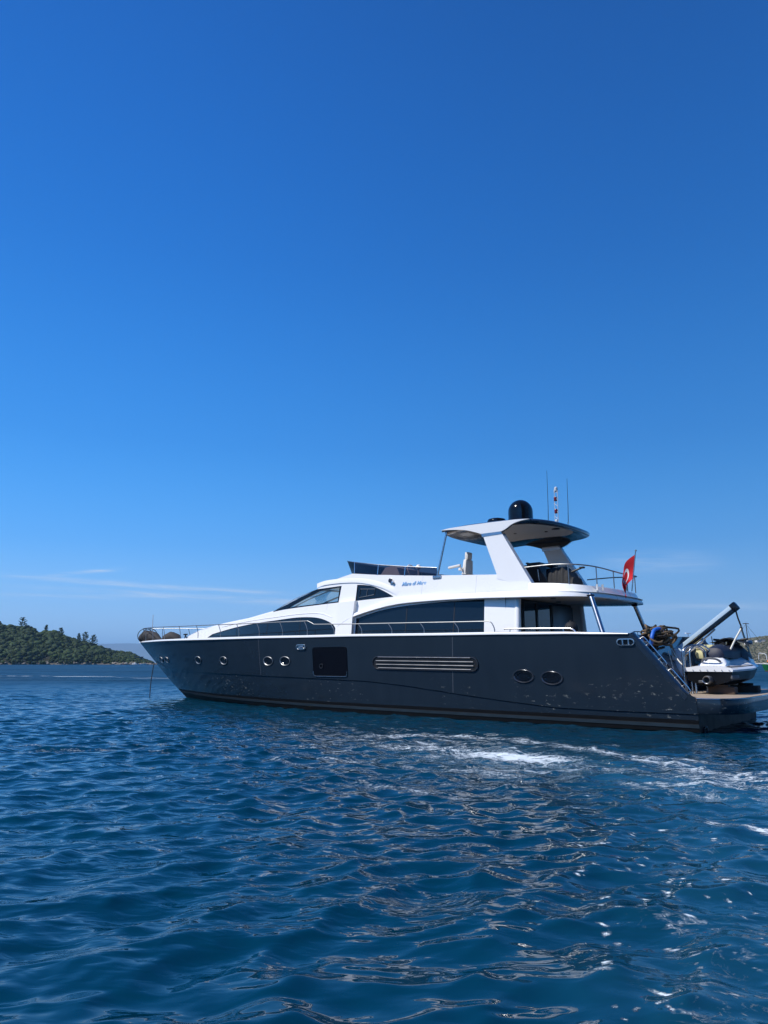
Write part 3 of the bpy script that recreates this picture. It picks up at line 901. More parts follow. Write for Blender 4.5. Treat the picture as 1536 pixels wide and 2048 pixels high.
x, y, z = hill_at(head_h, 288, 640)
house(x, y, max(2.0, (1325.5 - 1320.5) / 1418 * 640 + 1.5), 6.5, 5, 2.8, .2, "low grey stone house with a flat dark roof on the tip of the headland", 'flat', mat("grey_stone", (.16, .145, .125), .9, var=.2))
x, y, z = hill_at(right_h, 1504, 872); house(x, y, z, 5, 5, 2.6, .1, "white house high on the scrubby hillside, left of its pair", 'flat')
x, y, z = hill_at(right_h, 1512, 874); house(x, y, z, 5.5, 5, 2.6, -.1, "white house high on the scrubby hillside, right of its pair", 'flat')
x, y, z = hill_at(right_h, 1481, 866); house(x, y, z, 3.5, 4, 2.4, 0, "small lone white hut on the hillside below the ridge", 'flat')

# wind turbine and a lattice pole on the ridge
def turbine(px, pyhub, dist, blade, label):
    x = (px - 768) / 1418 * dist; z = float(right_h(np.array([x]), np.array([min(dist, 1100)]))[0])
    zh = (1325.5 - pyhub) / 1418 * dist + 1.5
    t = empty("wind_turbine", (x, dist, 0), label, "wind turbine")
    m = MB(); m.tube([(0, 0, 0), (0, 0, zh)], [blade * .05, blade * .028], 10); m.build("tower", ['plate'], t)
    m = MB(); m.box((0, .4, zh), (blade * .07, blade * .2, blade * .07), bevel=.05); m.build("nacelle", ['plate'], t)
    for k in range(3):
        a = R(62 + 120 * k); d = Vector((math.cos(a), 0, math.sin(a))); u = Vector((-d.z, 0, d.x))
        c = Vector((0, -blade * .1, zh)); m = MB()
        m.loft([[c + d * blade * f + u * w * s + Vector((0, th_, 0)) for s, th_ in ((-1, 0), (0, .06), (1, 0), (0, -.06))] for f, w in ((0, .035 * blade), (.2, .06 * blade), (1, .012 * blade))], closed=True, caps=True)
        m.build("blade", ['plate'], t)


turbine(1435, 1281.5, 2600, 17, "white wind turbine turning on the skyline behind the jet ski crane")
x = (1454 - 768) / 1418 * 905
m = MB(); zb = float(right_h(np.array([x]), np.array([905.]))[0]); m.tube([(0, 0, -1), (0, 0, 5.2)], [.16, .10], 6); m.tube([(-.8, 0, 4.6), (.8, 0, 4.6)], .08, 5)
o = m.build("power_pole", ['bark']); o.location = (x, 905, zb); tag(o, "thin dark wooden power pole on the ridge of the right hillside", "pole")

# ------------------------------------------------------------------ motor yacht
yacht = empty("motor_yacht", YM, "long dark navy motor yacht with white cabin and raised hardtop lying at anchor", "yacht")
TH, ZD = 0.14, 2.25
YX = [-5, 10, 11.5, 13.5, 15.5, 17, 18.5, 20, 21.5, 22.8]
YY = [2.3, 2.3, 2.25, 2.13, 1.9, 1.62, 1.25, 0.85, 0.42, 0.03]


def ys(x):
    # smooth plan curve of the cabin side
    return float(sum(np.interp(x + d, YX, YY) for d in (-0.5, -0.25, 0, 0.25, 0.5)) / 5) if x < 22 else float(np.interp(x, YX, YY))


def S(x, z, d=0.0):
    return Vector((x, max(0.0, ys(x) - TH * (z - ZD)) + d, z))


def Sm(x, z, d=0.0):
    p = S(x, z, d); return Vector((p.x, -p.y, p.z))


# ---- hull
def xe(z): return float(np.interp(z, [-.9, 0, .06, .73, 1.56, 2.33, 2.48], [20.6, 22.30, 22.39, 23.57, 24.83, 25.98, 26.2]))


def bsheer(u): return 2.95 * (1 - max(0.0, (u - .46) / .54) ** 2.3)


def bwl(u): return 2.76 * (1 - max(0.0, (u - .40) / .60) ** 2.0)


def zsheer(x): return float(np.interp(x, [0, 1.3, 1.7, 2.9, 4.8, 7, 10, 12, 14.3, 17.1, 20, 22, 26.2], [2.17, 2.2, 2.22, 2.275, 2.32, 2.345, 2.39, 2.40, 2.425, 2.44, 2.465, 2.48, 2.485]))


def zknuck(x): return float(np.interp(x, [0, 2.2, 3.5, 4.9, 6.5, 7.8, 9.35, 10.2, 12.4, 14.6, 18.2, 20.9, 24.3], [.41, .412, .432, .544, .695, .865, .982, 1.0, 1.047, 1.085, 1.148, 1.21, 1.26]))


def zstripe(x): return float(np.interp(x, [0, 5, 12, 18, 23], [0, .01, .035, .06, .08]))


def hb(u, z):
    """half breadth of the hull; u runs 0 stern .. 1 stem along each level"""
    w = min(1.0, max(0.0, (z + .1) / 2.55))
    w = w ** 0.85
    b = bwl(u) * (1 - w) + bsheer(u) * w
    if z < 0: b *= max(0.0, 1 + z * 0.5)
    return b


def hull_y(x, z): return hb(min(1, max(0, x / xe(z))), z)


NS = 90
us = [1 - (1 - i / NS) ** 1.0 for i in range(NS + 1)]
hb_m = MB()


def hull_rows(u):
    rows = []
    xg = u * 24.0
    zt = zsheer(u * 26.2); zk = zknuck(xg); s = zstripe(xg)
    zs = [-.8, -.25, 0.02, .105 + s, .112 + s, .19 + s, .197 + s, .275 + s, .285 + s]
    z0 = zs[-1]
    zs += [z0 + (zk - .012 - z0) * k / 4 for k in range(1, 5)]
    zs += [zk + .004]
    zs += [zk + .004 + (zt - zk - .004) * k / 10 for k in range(1, 11)]
    return zs


NB = 9 + 4
side_r = []
for u in us:
    zs = hull_rows(u); ring = []
    for k, z in enumerate(zs):
        x1 = xe(z)
        x0 = 0.0 if z < .775 else 0.19 + (z - .775) * (1.30 - .19) / (2.2 - .775)
        ue = u
        x = x0 + (x1 - x0) * ue
        y = hb(x / x1, z)
        if k <= NB - 1: y -= 0.022 * min(1, (1 - u) * 10)
        if 4 <= k <= 5: y += 0.012 * min(1, (1 - u) * 10)
        if u >= 1: y = 0.0
        ring.append((x, y, z))
    side_r.append(ring)
nr = len(side_r[0])
mis = []
for j in range(nr - 1):
    mis.append(1 if j < 3 else 0 if 3 <= j < 4 else 2 if 4 <= j < 5 else 1 if 5 <= j < 8 else 0)
mis[3] = 1; mis[4] = 2; mis[5] = 1; mis[6] = 1; mis[7] = 1
hb_m.loft(side_r, mis=mis)
hb_m.loft([[(x, -y, z) for x, y, z in r] for r in side_r], mis=mis)
# flat stern below the bathing platform
st = [p for p in side_r[0] if p[2] < .45]
hb_m.add([(x, y, z) for x, y, z in st] + [(x, -y, z) for x, y, z in st], [(i, i + 1, len(st) + i + 1, len(st) + i) for i in range(len(st) - 1)], 1)
M['boot_black'] = mat("boot_top_black", (0.0035, 0.004, 0.005), 0.5, var=0.2, spec=0.15)
M['boot_grey'] = mat("boot_stripe_grey", (0.013, 0.025, 0.036), 0.6, var=0.5, scale=3, stretch=(1, 1, 4), spec=0.25)
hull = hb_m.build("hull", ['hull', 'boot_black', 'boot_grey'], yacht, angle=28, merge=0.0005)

# ---- hull fittings let into the topsides
def hull_pt(x, z, d=0.0):
    y = hull_y(x, z); e = .05
    tx = Vector((2 * e, hull_y(x + e, z) - hull_y(x - e, z), 0)); tz = Vector((0, hull_y(x, z + e) - hull_y(x, z - e), 2 * e))
    n = tx.cross(tz); n = n if n.y > 0 else -n
    n.normalize()
    return Vector((x, y, z)) + n * d


def hull_loop(x, z, pts, d):
    return [hull_pt(x + a, z + b, d) for a, b in pts]


def stadium(w, h, n=10):
    r = h / 2; out = []
    for k in range(n + 1):
        q = -math.pi / 2 + math.pi * k / n; out.append((w / 2 - r + r * math.cos(q), r * math.sin(q)))
    for k in range(n + 1):
        q = math.pi / 2 + math.pi * k / n; out.append((-w / 2 + r + r * math.cos(q), r * math.sin(q)))
    return out


def ellipse(rx, rz, n=28): return [(rx * math.cos(2 * math.pi * k / n), rz * math.sin(2 * math.pi * k / n)) for k in range(n)]


def sc(pts, k, add=0.0):
    return [(a * k, b * k) for a, b in pts]


def port(x, z, rx, rz, mats=('rail_steel', 'gloss_black')):
    e = ellipse(rx, rz)
    m = MB()
    rings = [hull_loop(x, z, sc(e, s), d) for s, d in ((1.0, .004), (.99, .02), (.92, .026), (.84, .010), (.80, .004))]
    rings = [r + [r[0]] for r in rings]
    m.loft(rings, mi=0)
    o = m.build("porthole", [mats[0]], yacht, angle=60)
    g = MB(); pts = hull_loop(x, z, sc(e, .81), .006)
    g.add([hull_pt(x, z, .006)] + pts, [(0, 1 + i, 1 + (i + 1) % len(pts)) for i in range(len(pts))])
    ri = [hull_loop(x, z, sc(e, s), d) for s, d in ((.60, .007), (.57, .016), (.52, .007))]
    g.loft([r + [r[0]] for r in ri])
    g.build("pane", [mats[1]], o, angle=60)
    return o


for px_, pz_, rx, rz in [(23.2, 1.64, .25, .13), (22.32, 1.635, .25, .13), (18.75, 1.625, .26, .15), (16.72, 1.605, .27, .15),
                         (13.96, 1.585, .27, .155), (13.07, 1.582, .27, .155)]:
    port(px_, pz_, rx, rz)
M['oval_frame'] = mat("oval_port_frame", (0.05, 0.055, 0.065), 0.2, metal=0.6, var=0.1)
for px_, pz_ in [(4.19, 1.185), (3.40, 1.150)]:
    port(px_, pz_, .31, .175, ('oval_frame', 'gloss_black'))

# boarding hatch
def rrect(w, h, r, n=5):
    out = []
    for sx_, sz_, a0 in ((1, 1, 0), (-1, 1, 90), (-1, -1, 180), (1, -1, 270)):
        for k in range(n + 1):
            q = R(a0 + 90 * k / n); out.append((sx_ * (w / 2 - r) + r * math.cos(q), sz_ * (h / 2 - r) + r * math.sin(q)))
    return out


hx, hz = 10.98, 1.555
rr = rrect(1.50, .92, .10)
m = MB()
rings = [hull_loop(hx, hz, sc(rr, s), d) for s, d in ((1.0, .004), (.995, .014), (.975, .016), (.965, .004))]
m.loft([r + [r[0]] for r in rings])
hatch = m.build("boarding_hatch", ['hatch_black'], yacht, angle=60)
m = MB(); pts = hull_loop(hx, hz, sc(rr, .966), .005)
m.add([hull_pt(hx, hz, .005)] + pts, [(0, 1 + i, 1 + (i + 1) % len(pts)) for i in range(len(pts))])
m.build("door_leaf", ['hatch_black'], hatch)
m = MB(); lo = [p for p in rr if p[1] < -.25]
lo = sorted(lo, key=lambda p: (p[0]))
m.tube([hull_pt(hx + a * .99, hz + b * .99, .02) for a, b in [(-.745, -.30), (-.74, -.38), (-.70, -.44), (-.6, -.452), (0, -.452), (.6, -.452), (.7, -.44), (.74, -.38), (.745, -.30)]], .012, 6)
m.build("sill", ['steel'], hatch)
m = MB()
e = ellipse(.085, .085, 18)
m.loft([r + [r[0]] for r in [hull_loop(11.35, 1.42, sc(e, s), d) for s, d in ((1, .006), (.95, .03), (.7, .03), (.62, .012))]])
m.build("porthole", ['oval_frame'], hatch, angle=60)

# long air vent with three slats
vx, vz = 7.36, 1.505
st_o = stadium(3.72, .40)
def vent_pt(a, b, d): return hull_pt(vx + a, vz + b + a * .012, d)
m = MB()
rings = [[vent_pt(a * s, b * s2, d) for a, b in st_o] for s, s2, d in ((1, 1, .003), (.997, .97, .03), (.985, .87, .032), (.978, .80, .006))]
m.loft([r + [r[0]] for r in rings])
vent = m.build("air_vent", ['oval_frame'], yacht, angle=60)
m = MB()
pts = [vent_pt(a * .98, b * .82, .005) for a, b in st_o]
m.add([vent_pt(0, 0, .005)] + pts, [(0, 1 + i, 1 + (i + 1) % len(pts)) for i in range(len(pts))])
m.build("recess", ['black'], vent)
M['slat'] = mat("vent_slat", (0.30, 0.31, 0.33), 0.3, metal=0.8, var=0.1)
for k, b in enumerate((.165, .055, -.05, -.15)):
    L2 = 1.62 if abs(b) > .1 else 1.70
    m = MB()
    m.loft([[vent_pt(a, b + db, d) for db, d in ((.018, .028), (.006, .040), (-.020, .012), (-.024, .006))] for a in np.linspace(-L2, L2, 24)], caps=True)
    m.build("slat", ['slat' if b < .1 else 'steel'], vent, angle=60)


def fairlead(x, z, w, h, two):
    so = stadium(w, h)
    m = MB()
    rings = [[hull_pt(x + a * s, z + b * s2, d) for a, b in so] for s, s2, d in ((1, 1, .003), (.98, .96, .035), (.86, .72, .038), (.82, .64, .008))]
    m.loft([r + [r[0]] for r in rings])
    o = m.build("fairlead", ['steel'], yacht, angle=60)
    m = MB(); pts = [hull_pt(x + a * .83, z + b * .66, .007) for a, b in so]
    m.add([hull_pt(x, z, .007)] + pts, [(0, 1 + i, 1 + (i + 1) % len(pts)) for i in range(len(pts))])
    m.build("opening", ['gloss_black' if two else 'steel'], o)
    for a in ((-.07, .07) if two else (-.10,)):
        m = MB()
        m.tube([hull_pt(x + a, z - h * .36, .02), hull_pt(x + a, z + h * .36, .02)], .022, 8)
        if not two: m.tube([hull_pt(x - .12, z, .025), hull_pt(x + .04, z, .03)], [.03, .022], 8)
        m.build("roller", ['steel'], o)


fairlead(12.24, 2.03, .46, .19, False)
fairlead(1.44, 2.005, .44, .17, True)
# vertical joint lines in the topsides
for xx in (14.45, 6.35):
    m = MB(); m.loft([[hull_pt(xx + dx - (z - 1.3) * .06, z, .0025) for dx in (-.006, .006)] for z in np.linspace(1.12 if xx > 10 else .72, zsheer(xx) - .1, 12)])
    m.build("seam", [mat("seam_grey", (.10, .11, .13), .5)], yacht)

# ---- gunwale cap: pale moulding along the sheer
m = MB()
for sgn in (1, -1):
    rings = []
    for k in range(81):
        t = k / 80; x = 1.36 + (26.17 - 1.36) * t
        z = zsheer(x); y = bsheer(min(1, x / 26.2))
        w = min(.20, y)
        hgt = np.interp(x, [1.3, 2.2, 4, 17, 24, 26.2], [.02, .045, .065, .075, .06, .045])
        rings.append([(x, sgn * (y + .004), z - hgt), (x, sgn * (y + .022), z - hgt + .008), (x, sgn * (y + .022), z - .008), (x, sgn * (y + .008), z + .006),
                      (x, sgn * max(0, y - w), z + .006), (x, sgn * max(0, y - w), z - .05)])
    m.loft(rings)
m.build("gunwale", ['white'], yacht, angle=50)
# decks
m = MB()
rings = []
for k in range(41):
    x = 4.8 + (26.0 - 4.8) * k / 40; y = max(0.0, bsheer(x / 26.2) - .06); z = zsheer(x) - (.30 if x < 11 else .12)
    rings.append([(x, y, z), (x, y * .5, z + .02), (x, 0, z + .03), (x, -y * .5, z + .02), (x, -y, z)])
m.loft(rings)
m.build("deck", ['teak'], yacht)
m = MB(); m.box((3.2, 0, 1.42), (3.4, 5.3, .06)); m.build("cockpit_floor", ['teak'], yacht)

# ---- stern wings, transom, bathing platform
m = MB()
for sgn in (1, -1):
    m.prism([(.20, .765), (1.325, 2.205), (1.7, 2.235), (4.9, 2.335), (4.9, 1.3), (2.4, 1.3), (1.9, .765)], lambda a, b, d, s=sgn: Vector((a, s * (hull_y(a, b) - .006 - d), b)), 0, .27)
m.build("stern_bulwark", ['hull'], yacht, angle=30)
for sgn in (1, -1):
    m = MB(); rings = []
    for k in range(13):
        t = k / 12; x = .19 + t * 1.13; z = .775 + t * 1.43
        y = hull_y(x, z)
        rings.append([Vector((x + .05, sgn * (y + .004), z - .07)), Vector((x - .02, sgn * (y + .006), z + .012)), Vector((x - .045, sgn * (y - .06), z + .03)), Vector((x - .045, sgn * (y - .20), z + .03)), Vector((x + .01, sgn * (y - .285), z + .012))])
    m.loft(rings)
    m.build("wing_capping", ['navy'], yacht, angle=60)
m = MB()
m.add([(1.05, 2.7, .74), (1.05, -2.7, .74), (1.75, -2.7, 2.22), (1.75, 2.7, 2.22), (2.05, 2.7, 2.24), (2.05, -2.7, 2.24), (2.05, 2.7, 1.3), (2.05, -2.7, 1.3)],
      [(0, 1, 2, 3), (3, 2, 5, 4), (4, 5, 7, 6)])
tr = m.build("transom", ['navy'], yacht, angle=20)
def trp(y, z, d=0.0):
    x = 1.05 + (z - .74) * .70 / 1.48
    n = Vector((-1.48, 0, .70)).normalized()
    return Vector((x, y, z)) + n * d
M['transom_panel'] = mat("transom_panel", (0.07, 0.10, 0.14), 0.3, var=0.15, coat=0.3)
m = MB()
for (y0, y1, z0, z1) in ((1.15, .30, .86, 1.52), (.18, -.75, .86, 1.52), (-.9, -1.7, .86, 1.9)):
    m.add([trp(y0, z0, .01), trp(y1, z0, .01), trp(y1, z1, .01), trp(y0, z1, .01)], [(0, 1, 2, 3)])
m.build("locker_door", ['transom_panel'], yacht)
# steps down beside the wing
for k in range(5):
    zz = .96 + k * .26
    m = MB(); m.box((1.02 - .05 + (zz - .74) * .47 - .16, 2.15, zz), (.30, .62, .05), bevel=.012)
    m.build("step", ['teak'], yacht)
    m = MB(); m.box((1.02 + .03 + (zz - .74) * .47 - .12, 2.15, zz - .13), (.20, .60, .20), bevel=.012)
    m.build("riser", ['navy'], yacht)
# platform outline
def plat_outline(inset=0.0):
    y0 = 2.812
    o = [(0.002, y0)]
    o.append((-.20, y0))
    for k in range(1, 15):
        q = R(90 * k / 14); o.append((-.36 - .56 * math.sin(q), y0 - 1.30 + 1.30 * math.cos(q) ** .9 if k < 14 else y0 - 1.30))
    o += [(-.965, .8), (-.98, 0)]
    if inset:
        o = [(a if i == 0 else a + inset * min(1, (-a) / .6), b - inset * (1 if i < 8 else max(0, (15 - i) / 8))) for i, (a, b) in enumerate(o)]
    return o + [(a, -b) for a, b in reversed(o[:-1])]
po = plat_outline(); pin = plat_outline(.07)
m = MB()
ringz = [[(a + .02, b * .995, .425) for a, b in po], [(a, b, .45) for a, b in po], [(a, b, .735) for a, b in po], [(a + .012, b * .997, .757) for a, b in po], [(a, b, .757) for a, b in pin]]
m.loft(ringz)
m.add([(a + .02, b * .995, .425) for a, b in po], [tuple(range(len(po)))])
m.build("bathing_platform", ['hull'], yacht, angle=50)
m = MB()
m.add([(a, b, .757) for a, b in pin] + [(a * 1.0, b, .760) for a, b in pin], [tuple(range(len(pin), 2 * len(pin)))])
m.box((.85, 0, .72), (1.70, 5.1, .08)); m.build("platform_decking", ['teak'], yacht)
# stainless edge strip of the platform and exhaust outlet
m = MB(); m.tube([(a + .004, b * 1.001, .750) for a, b in po], .008, 6)
m.build("platform_edge", ['steel'], yacht)
m = MB(); m.lathe([(.085, 0), (.10, .03), (.10, .05), (.08, .05), (.08, .01)], (-.005, 2.42, .035), (-1, .15, 0), 20)
m.build("exhaust_pipe", ['oval_frame'], yacht)

# handrail on the stern slope
for (t0, t1) in ((.10, .55), (.62, .97)):
    def sp(t, d): return Vector((1.33 - t * 1.12, 2.60, 2.22 - t * 1.42)) + Vector((-.79, 0, .62)).normalized() * d * -1 * -1
    m = MB(); m.tube([sp(t0, .02), sp(t0 + .01, .10), sp(t0 + .05, .11), sp(t1 - .04, .11), sp(t1, .10), sp(t1 + .01, .02)], .016, 8)
    hrail = m.build("slope_handrail", ['steel'], yacht)
    for t in (t0 + .12, t1 - .1):
        m = MB(); m.tube([sp(t, .0), sp(t, .11)], .014, 8); m.lathe([(.03, 0), (.03, .02), (.012, .05)], sp(t, .0), (-.79, 0, .62), 10)
        m.build("bracket", ['steel'], hrail)

# ---- cabin sides
fwd_glass = [(13.94, 3.45), (12.36, 3.93), (11.39, 4.01), (11.41, 3.53)]
fwd_frame = [(14.84, 3.34), (13.7, 3.67), (12.5, 4.015), (11.29, 4.05), (11.36, 3.49), (13.2, 3.43), (14.18, 3.39)]
up_win = smooth2([(10.57, 4.03), (9.98, 3.955), (9.51, 3.79), (9.0, 3.55)], 4) + [(10.59, 3.50)]
main_win = [(10.48, 1.95), (10.48, 2.93)] + smooth2([(10.4, 2.93), (10.0, 3.03), (9.34, 3.155), (8.32, 3.245), (7.0, 3.285), (5.69, 3.28)], 4) + [(5.65, 1.95)]
trunk_win = [(20.3, 2.42), (19.45, 2.67)] + smooth2([(19.45, 2.67), (17.59, 2.85), (15.93, 2.965), (14.5, 3.03), (13.35, 3.075), (12.43, 3.035), (11.86, 2.91), (11.48, 2.74), (11.34, 2.55)], 4)[1:] + [(11.32, 2.10), (18.5, 2.2)]
sil_f = [(22.78, 2.50), (21.9, 2.70), (20.9, 2.86), (19.3, 2.985), (17.0, 3.115), (16.2, 3.18), (14.84, 3.34)]
sil_b = [(12.5, 4.015), (12.08, 4.16), (11.69, 4.28), (11.2, 4.37), (10.85, 4.43), (9.75, 4.30), (7.49, 4.11), (5.31, 3.97), (4.24, 3.65), (4.24, 3.40), (4.60, 3.26), (4.60, 1.45)]
outline = [(22.78, 2.40)] + sil_f + [(13.7, 3.67)] + sil_b + [(10.5, 1.95), (18.5, 2.05), (21.5, 2.25)]
for fn, nm in ((S, 0), (Sm, 1)):
    m = MB()
    panel(m, outline, [fwd_frame, up_win, main_win, trunk_win], fn, 0.0, -.07, step=.22)
    side = m.build("cabin_side", ['white'], yacht, angle=30)
    for nme, poly, d, mt in (("saloon_window", main_win, -.03, 'glass'), ("cabin_window", trunk_win, -.025, 'glass'), ("quarter_window", up_win, -.02, 'glass')):
        m = MB(); panel(m, poly, [], fn, d, d - .02, step=.3)
        gl = m.build(nme, [mt], yacht, angle=30)
        m = MB(); m.tube([fn(a, b, d + .012) for a, b in resample(poly, .25)], .011, 5, closed=True); m.build("gasket", ['black'], gl)
        if nme == "saloon_window":
            for xx in (8.45, 6.71):
                m = MB(); m.loft([[fn(xx + dx, z, d + .006) for dx in (-.012, .012)] for z in np.linspace(2.0, 3.22 if xx > 8 else 3.27, 8)])
                m.build("mullion", ['black'], gl)
        if nme == "cabin_window":
            for xx in (17.3, 15.1, 13.2):
                m = MB(); m.loft([[fn(xx + dx, z, d + .006) for dx in (-.01, .01)] for z in np.linspace(2.15, np.interp(xx, [13.2, 15.1, 17.3], [3.06, 2.98, 2.85]), 8)])
                m.build("mullion", ['black'], gl)
        if nme == "quarter_window":
            m = MB()
            m.tube([fn(a, b, d + .012) for a, b in [(10.45, 3.60), (10.42, 3.88), (9.78, 3.84), (9.80, 3.66)]], .012, 6, closed=True)
            m.tube([fn(a, b, d + .012) for a, b in [(10.13, 3.63), (10.11, 3.86)]], .008, 6)
            m.build("sliding_frame", [mat("window_frame_grey", (.14, .16, .18), .35)], gl)
    m = MB(); panel(m, fwd_frame, [fwd_glass], fn, -.005, -.055, step=.2)
    fr = m.build("pilothouse_window", ['gloss_black'], yacht, angle=30)
    m = MB(); m.add([fn(a, b, -.03) for a, b in fwd_glass], [(0, 1, 2, 3)]); m.build("pane", ['clear'], fr)
    # moulded joints in the gelcoat
    for pts_ in ([(7.92, 3.55), (7.90, 4.13)], [(6.0, 3.48), (5.98, 4.0)], [(11.9, 3.28), (11.88, 3.5)]):
        m = MB(); m.tube([fn(a, b, .0005) for a, b in pts_], .004, 5); m.build("panel_joint", ['plate'], yacht)
    # raised brow moulding over the two upper windows
    arc = smooth2([(12.5, 4.055), (12.05, 4.13), (11.15, 4.135), (10.38, 4.075), (9.65, 3.91), (9.17, 3.73), (8.86, 3.57)], 6)
    m = MB(); rings = []
    for i, (a, b) in enumerate(arc):
        a2, b2 = arc[min(i + 1, len(arc) - 1)]; a1, b1 = arc[max(i - 1, 0)]
        t = Vector((a2 - a1, b2 - b1)).normalized(); nn = Vector((t.y, -t.x))
        if nn.y < 0: nn = -nn
        e_ = min(1, i / 5, (len(arc) - 1 - i) / 5)
        rings.append([fn(a, b, 0.001), fn(a, b, .028 * e_ + .001), fn(a + nn.x * .03, b + nn.y * .03, .032 * e_ + .001), fn(a + nn.x * .16, b + nn.y * .16, 0.001)])
    m.loft(rings); m.build("brow_moulding", ['white'], yacht, angle=25)
    # wing pillar standing out beside the side door
    m = MB()
    m.prism([(11.29, 3.47), (11.22, 2.0), (10.50, 2.0), (10.53, 2.95), (10.50, 3.50)], lambda a, b, d, f=fn: f(a, b, d), .14, -.02)
    m.build("wing_pillar", ['white'], yacht, angle=20)
    m = MB(); m.loft([[fn(11.315 + dx, z, .004) for dx in (-.012, .012)] for z in np.linspace(2.3, 3.48, 6)])
    m.build("door_seam", [mat("door_seam_grey", (.18, .19, .2), .6)], yacht)  # plain grey for the joint line
    # corner post of the saloon, rounded
    m = MB(); m.tube([fn(4.62, 1.5, -.06), fn(4.66, 3.24, -.06)], .085, 14); m.build("corner_post", ['white'], yacht)
    # drip groove along the cabin shoulder
    m = MB(); m.tube([fn(a, b, .004) for a, b in smooth2([(18.6, 2.93), (16.5, 3.06), (14.6, 3.14), (13.2, 3.19), (12.2, 3.16), (11.6, 3.0)], 5)], .012, 6)
    m.build("window_moulding", ['white'], yacht)
# trunk roof
m = MB(); rings = []
sf = smooth2(sil_f, 5)
for a, b in sf:
    y0 = S(a, b).y - .002; cr = .14 * min(1, y0 / 1.2)
    rings.append([(a, y0 * math.cos(q), b + cr * math.sin(q) ** .8 if 0 < q < math.pi else b) for q in [math.pi * k / 20 for k in range(21)]])
m.loft(rings)
m.build("cabin_roof", ['white'], yacht, angle=60)
# pilothouse windscreen, brow roof and dash
NW = 24
def ws(s, t):
    lo = Vector((14.84 + .7 * (1 - s * s), S(14.84, 3.34).y * s, 3.34 + .10 * (1 - s * s)))
    hi = Vector((12.5 + .6 * (1 - s * s), S(12.5, 4.015).y * s, 4.015 + .12 * (1 - s * s)))
    p = lo.lerp(hi, t); p.z += .05 * math.sin(math.pi * t) ; p.x += .05 * math.sin(math.pi * t)
    return p
m = MB()
T = [0, .10, .3, .5, .7, .92, 1]
mi2 = []
V = []; F = []; MI = []
for i, t in enumerate(T):
    for k in range(NW + 1): V.append(ws(-1 + 2 * k / NW, t))
for i in range(len(T) - 1):
    for k in range(NW):
        F.append((i * (NW + 1) + k, i * (NW + 1) + k + 1, (i + 1) * (NW + 1) + k + 1, (i + 1) * (NW + 1) + k))
        MI.append(1 if i in (0, len(T) - 2) or k in (0, NW - 1, 8, 15) else 0)
m.add(V, F, MI)
m.build("windscreen", ['clear', 'gloss_black'], yacht, angle=60)
m = MB(); rings = []
for k, (a, b) in enumerate(smooth2([(12.5, 4.015), (12.08, 4.16), (11.69, 4.28), (11.2, 4.37), (10.85, 4.43)], 4)):
    f = (a - 10.85) / (12.5 - 10.85); y0 = S(a, b).y - .002
    rings.append([(a + (.6 * f + .35 * (1 - f)) * (1 - s * s), y0 * s, b + .13 * (1 - s * s) ** .8) for s in [1 - 2 * q / 24 for q in range(25)]])
m.loft(rings); m.build("pilothouse_roof", ['white'], yacht, angle=60)
m = MB()
m.add([(14.9, 1.75, 3.335), (14.9, -1.75, 3.335), (11.3, -2.0, 3.30), (11.3, 2.0, 3.30)], [(0, 1, 2, 3)])
m.box((13.2, .5, 3.42), (1.1, 1.6, .24), bevel=.08)
m.build("dashboard", ['off_white'], yacht)
m = MB(); m.box((11.22, 0, 3.75), (.05, 3.9, .95)); m.build("pilothouse_bulkhead", ['off_white'], yacht)

# ---- flybridge: fascia, deck, coaming
TB = [(11.2, 2.655, 2.735, .145), (10.9, 2.81, 2.90, .145), (10.62, 2.93, 3.06, .14), (10.02, 3.08, 3.24, .11), (9.35, 3.205, 3.41, .10), (8.88, 3.265, 3.49, .10),
      (8.33, 3.30, 3.505, .11), (7.0, 3.315, 3.49, .15), (5.68, 3.29, 3.465, .20), (5.1, 3.27, 3.45, .22), (4.3, 3.24, 3.43, .25)]
path = [(x, S(x, zl, o).y, zl, zu) for x, zl, zu, o in TB]
path += [(3.5, 2.40, 3.21, 3.395), (3.05, 2.30, 3.195, 3.37), (2.75, 2.11, 3.185, 3.345), (2.55, 1.80, 3.18, 3.33), (2.43, 1.25, 3.175, 3.32), (2.37, .62, 3.17, 3.31), (2.355, 0, 3.17, 3.31)]
pv = catmull([Vector((a, b, c)) for a, b, c, d in path], 4); pu = catmull([Vector((d, 0, 0)) for a, b, c, d in path], 4)
half = [(v.x, v.y, v.z, u.x) for v, u in zip(pv, pu)]
full = half + [(x, -y, zl, zu) for x, y, zl, zu in reversed(half[:-1])]
def nrm(i, arr):
    a = arr[max(i - 1, 0)]; b = arr[min(i + 1, len(arr) - 1)]
    t = Vector((b[0] - a[0], b[1] - a[1])).normalized()
    return Vector((t.y, -t.x, 0)) if True else None
m = MB(); rings = []
for i, (x, y, zl, zu) in enumerate(full):
    n = nrm(i, full)                        # inward
    if n.dot(Vector((5 - x, -y, 0))) < 0 and abs(x - 2.4) < 3: n = -n
    if x > 4.4: n = Vector((0, -1 if y > 0 else 1, 0))
    p = Vector((x, y, 0))
    w = .25 if x < 9 else .12
    def q(d, z): return p + n * d + Vector((0, 0, z))
    rings.append([q(w, zl + .035), q(.02, zl + .004), q(.0, zl + .02), q(.02, zl + (zu - zl) * .5), q(.055, zu - .012), q(.085, zu), q(.16 if x < 9 else .14, zu + .012)])
m.loft(rings, mis=[1, 0, 0, 0, 0, 0])
m.build("flybridge_fascia", ['white', 'navy'], yacht, angle=25)
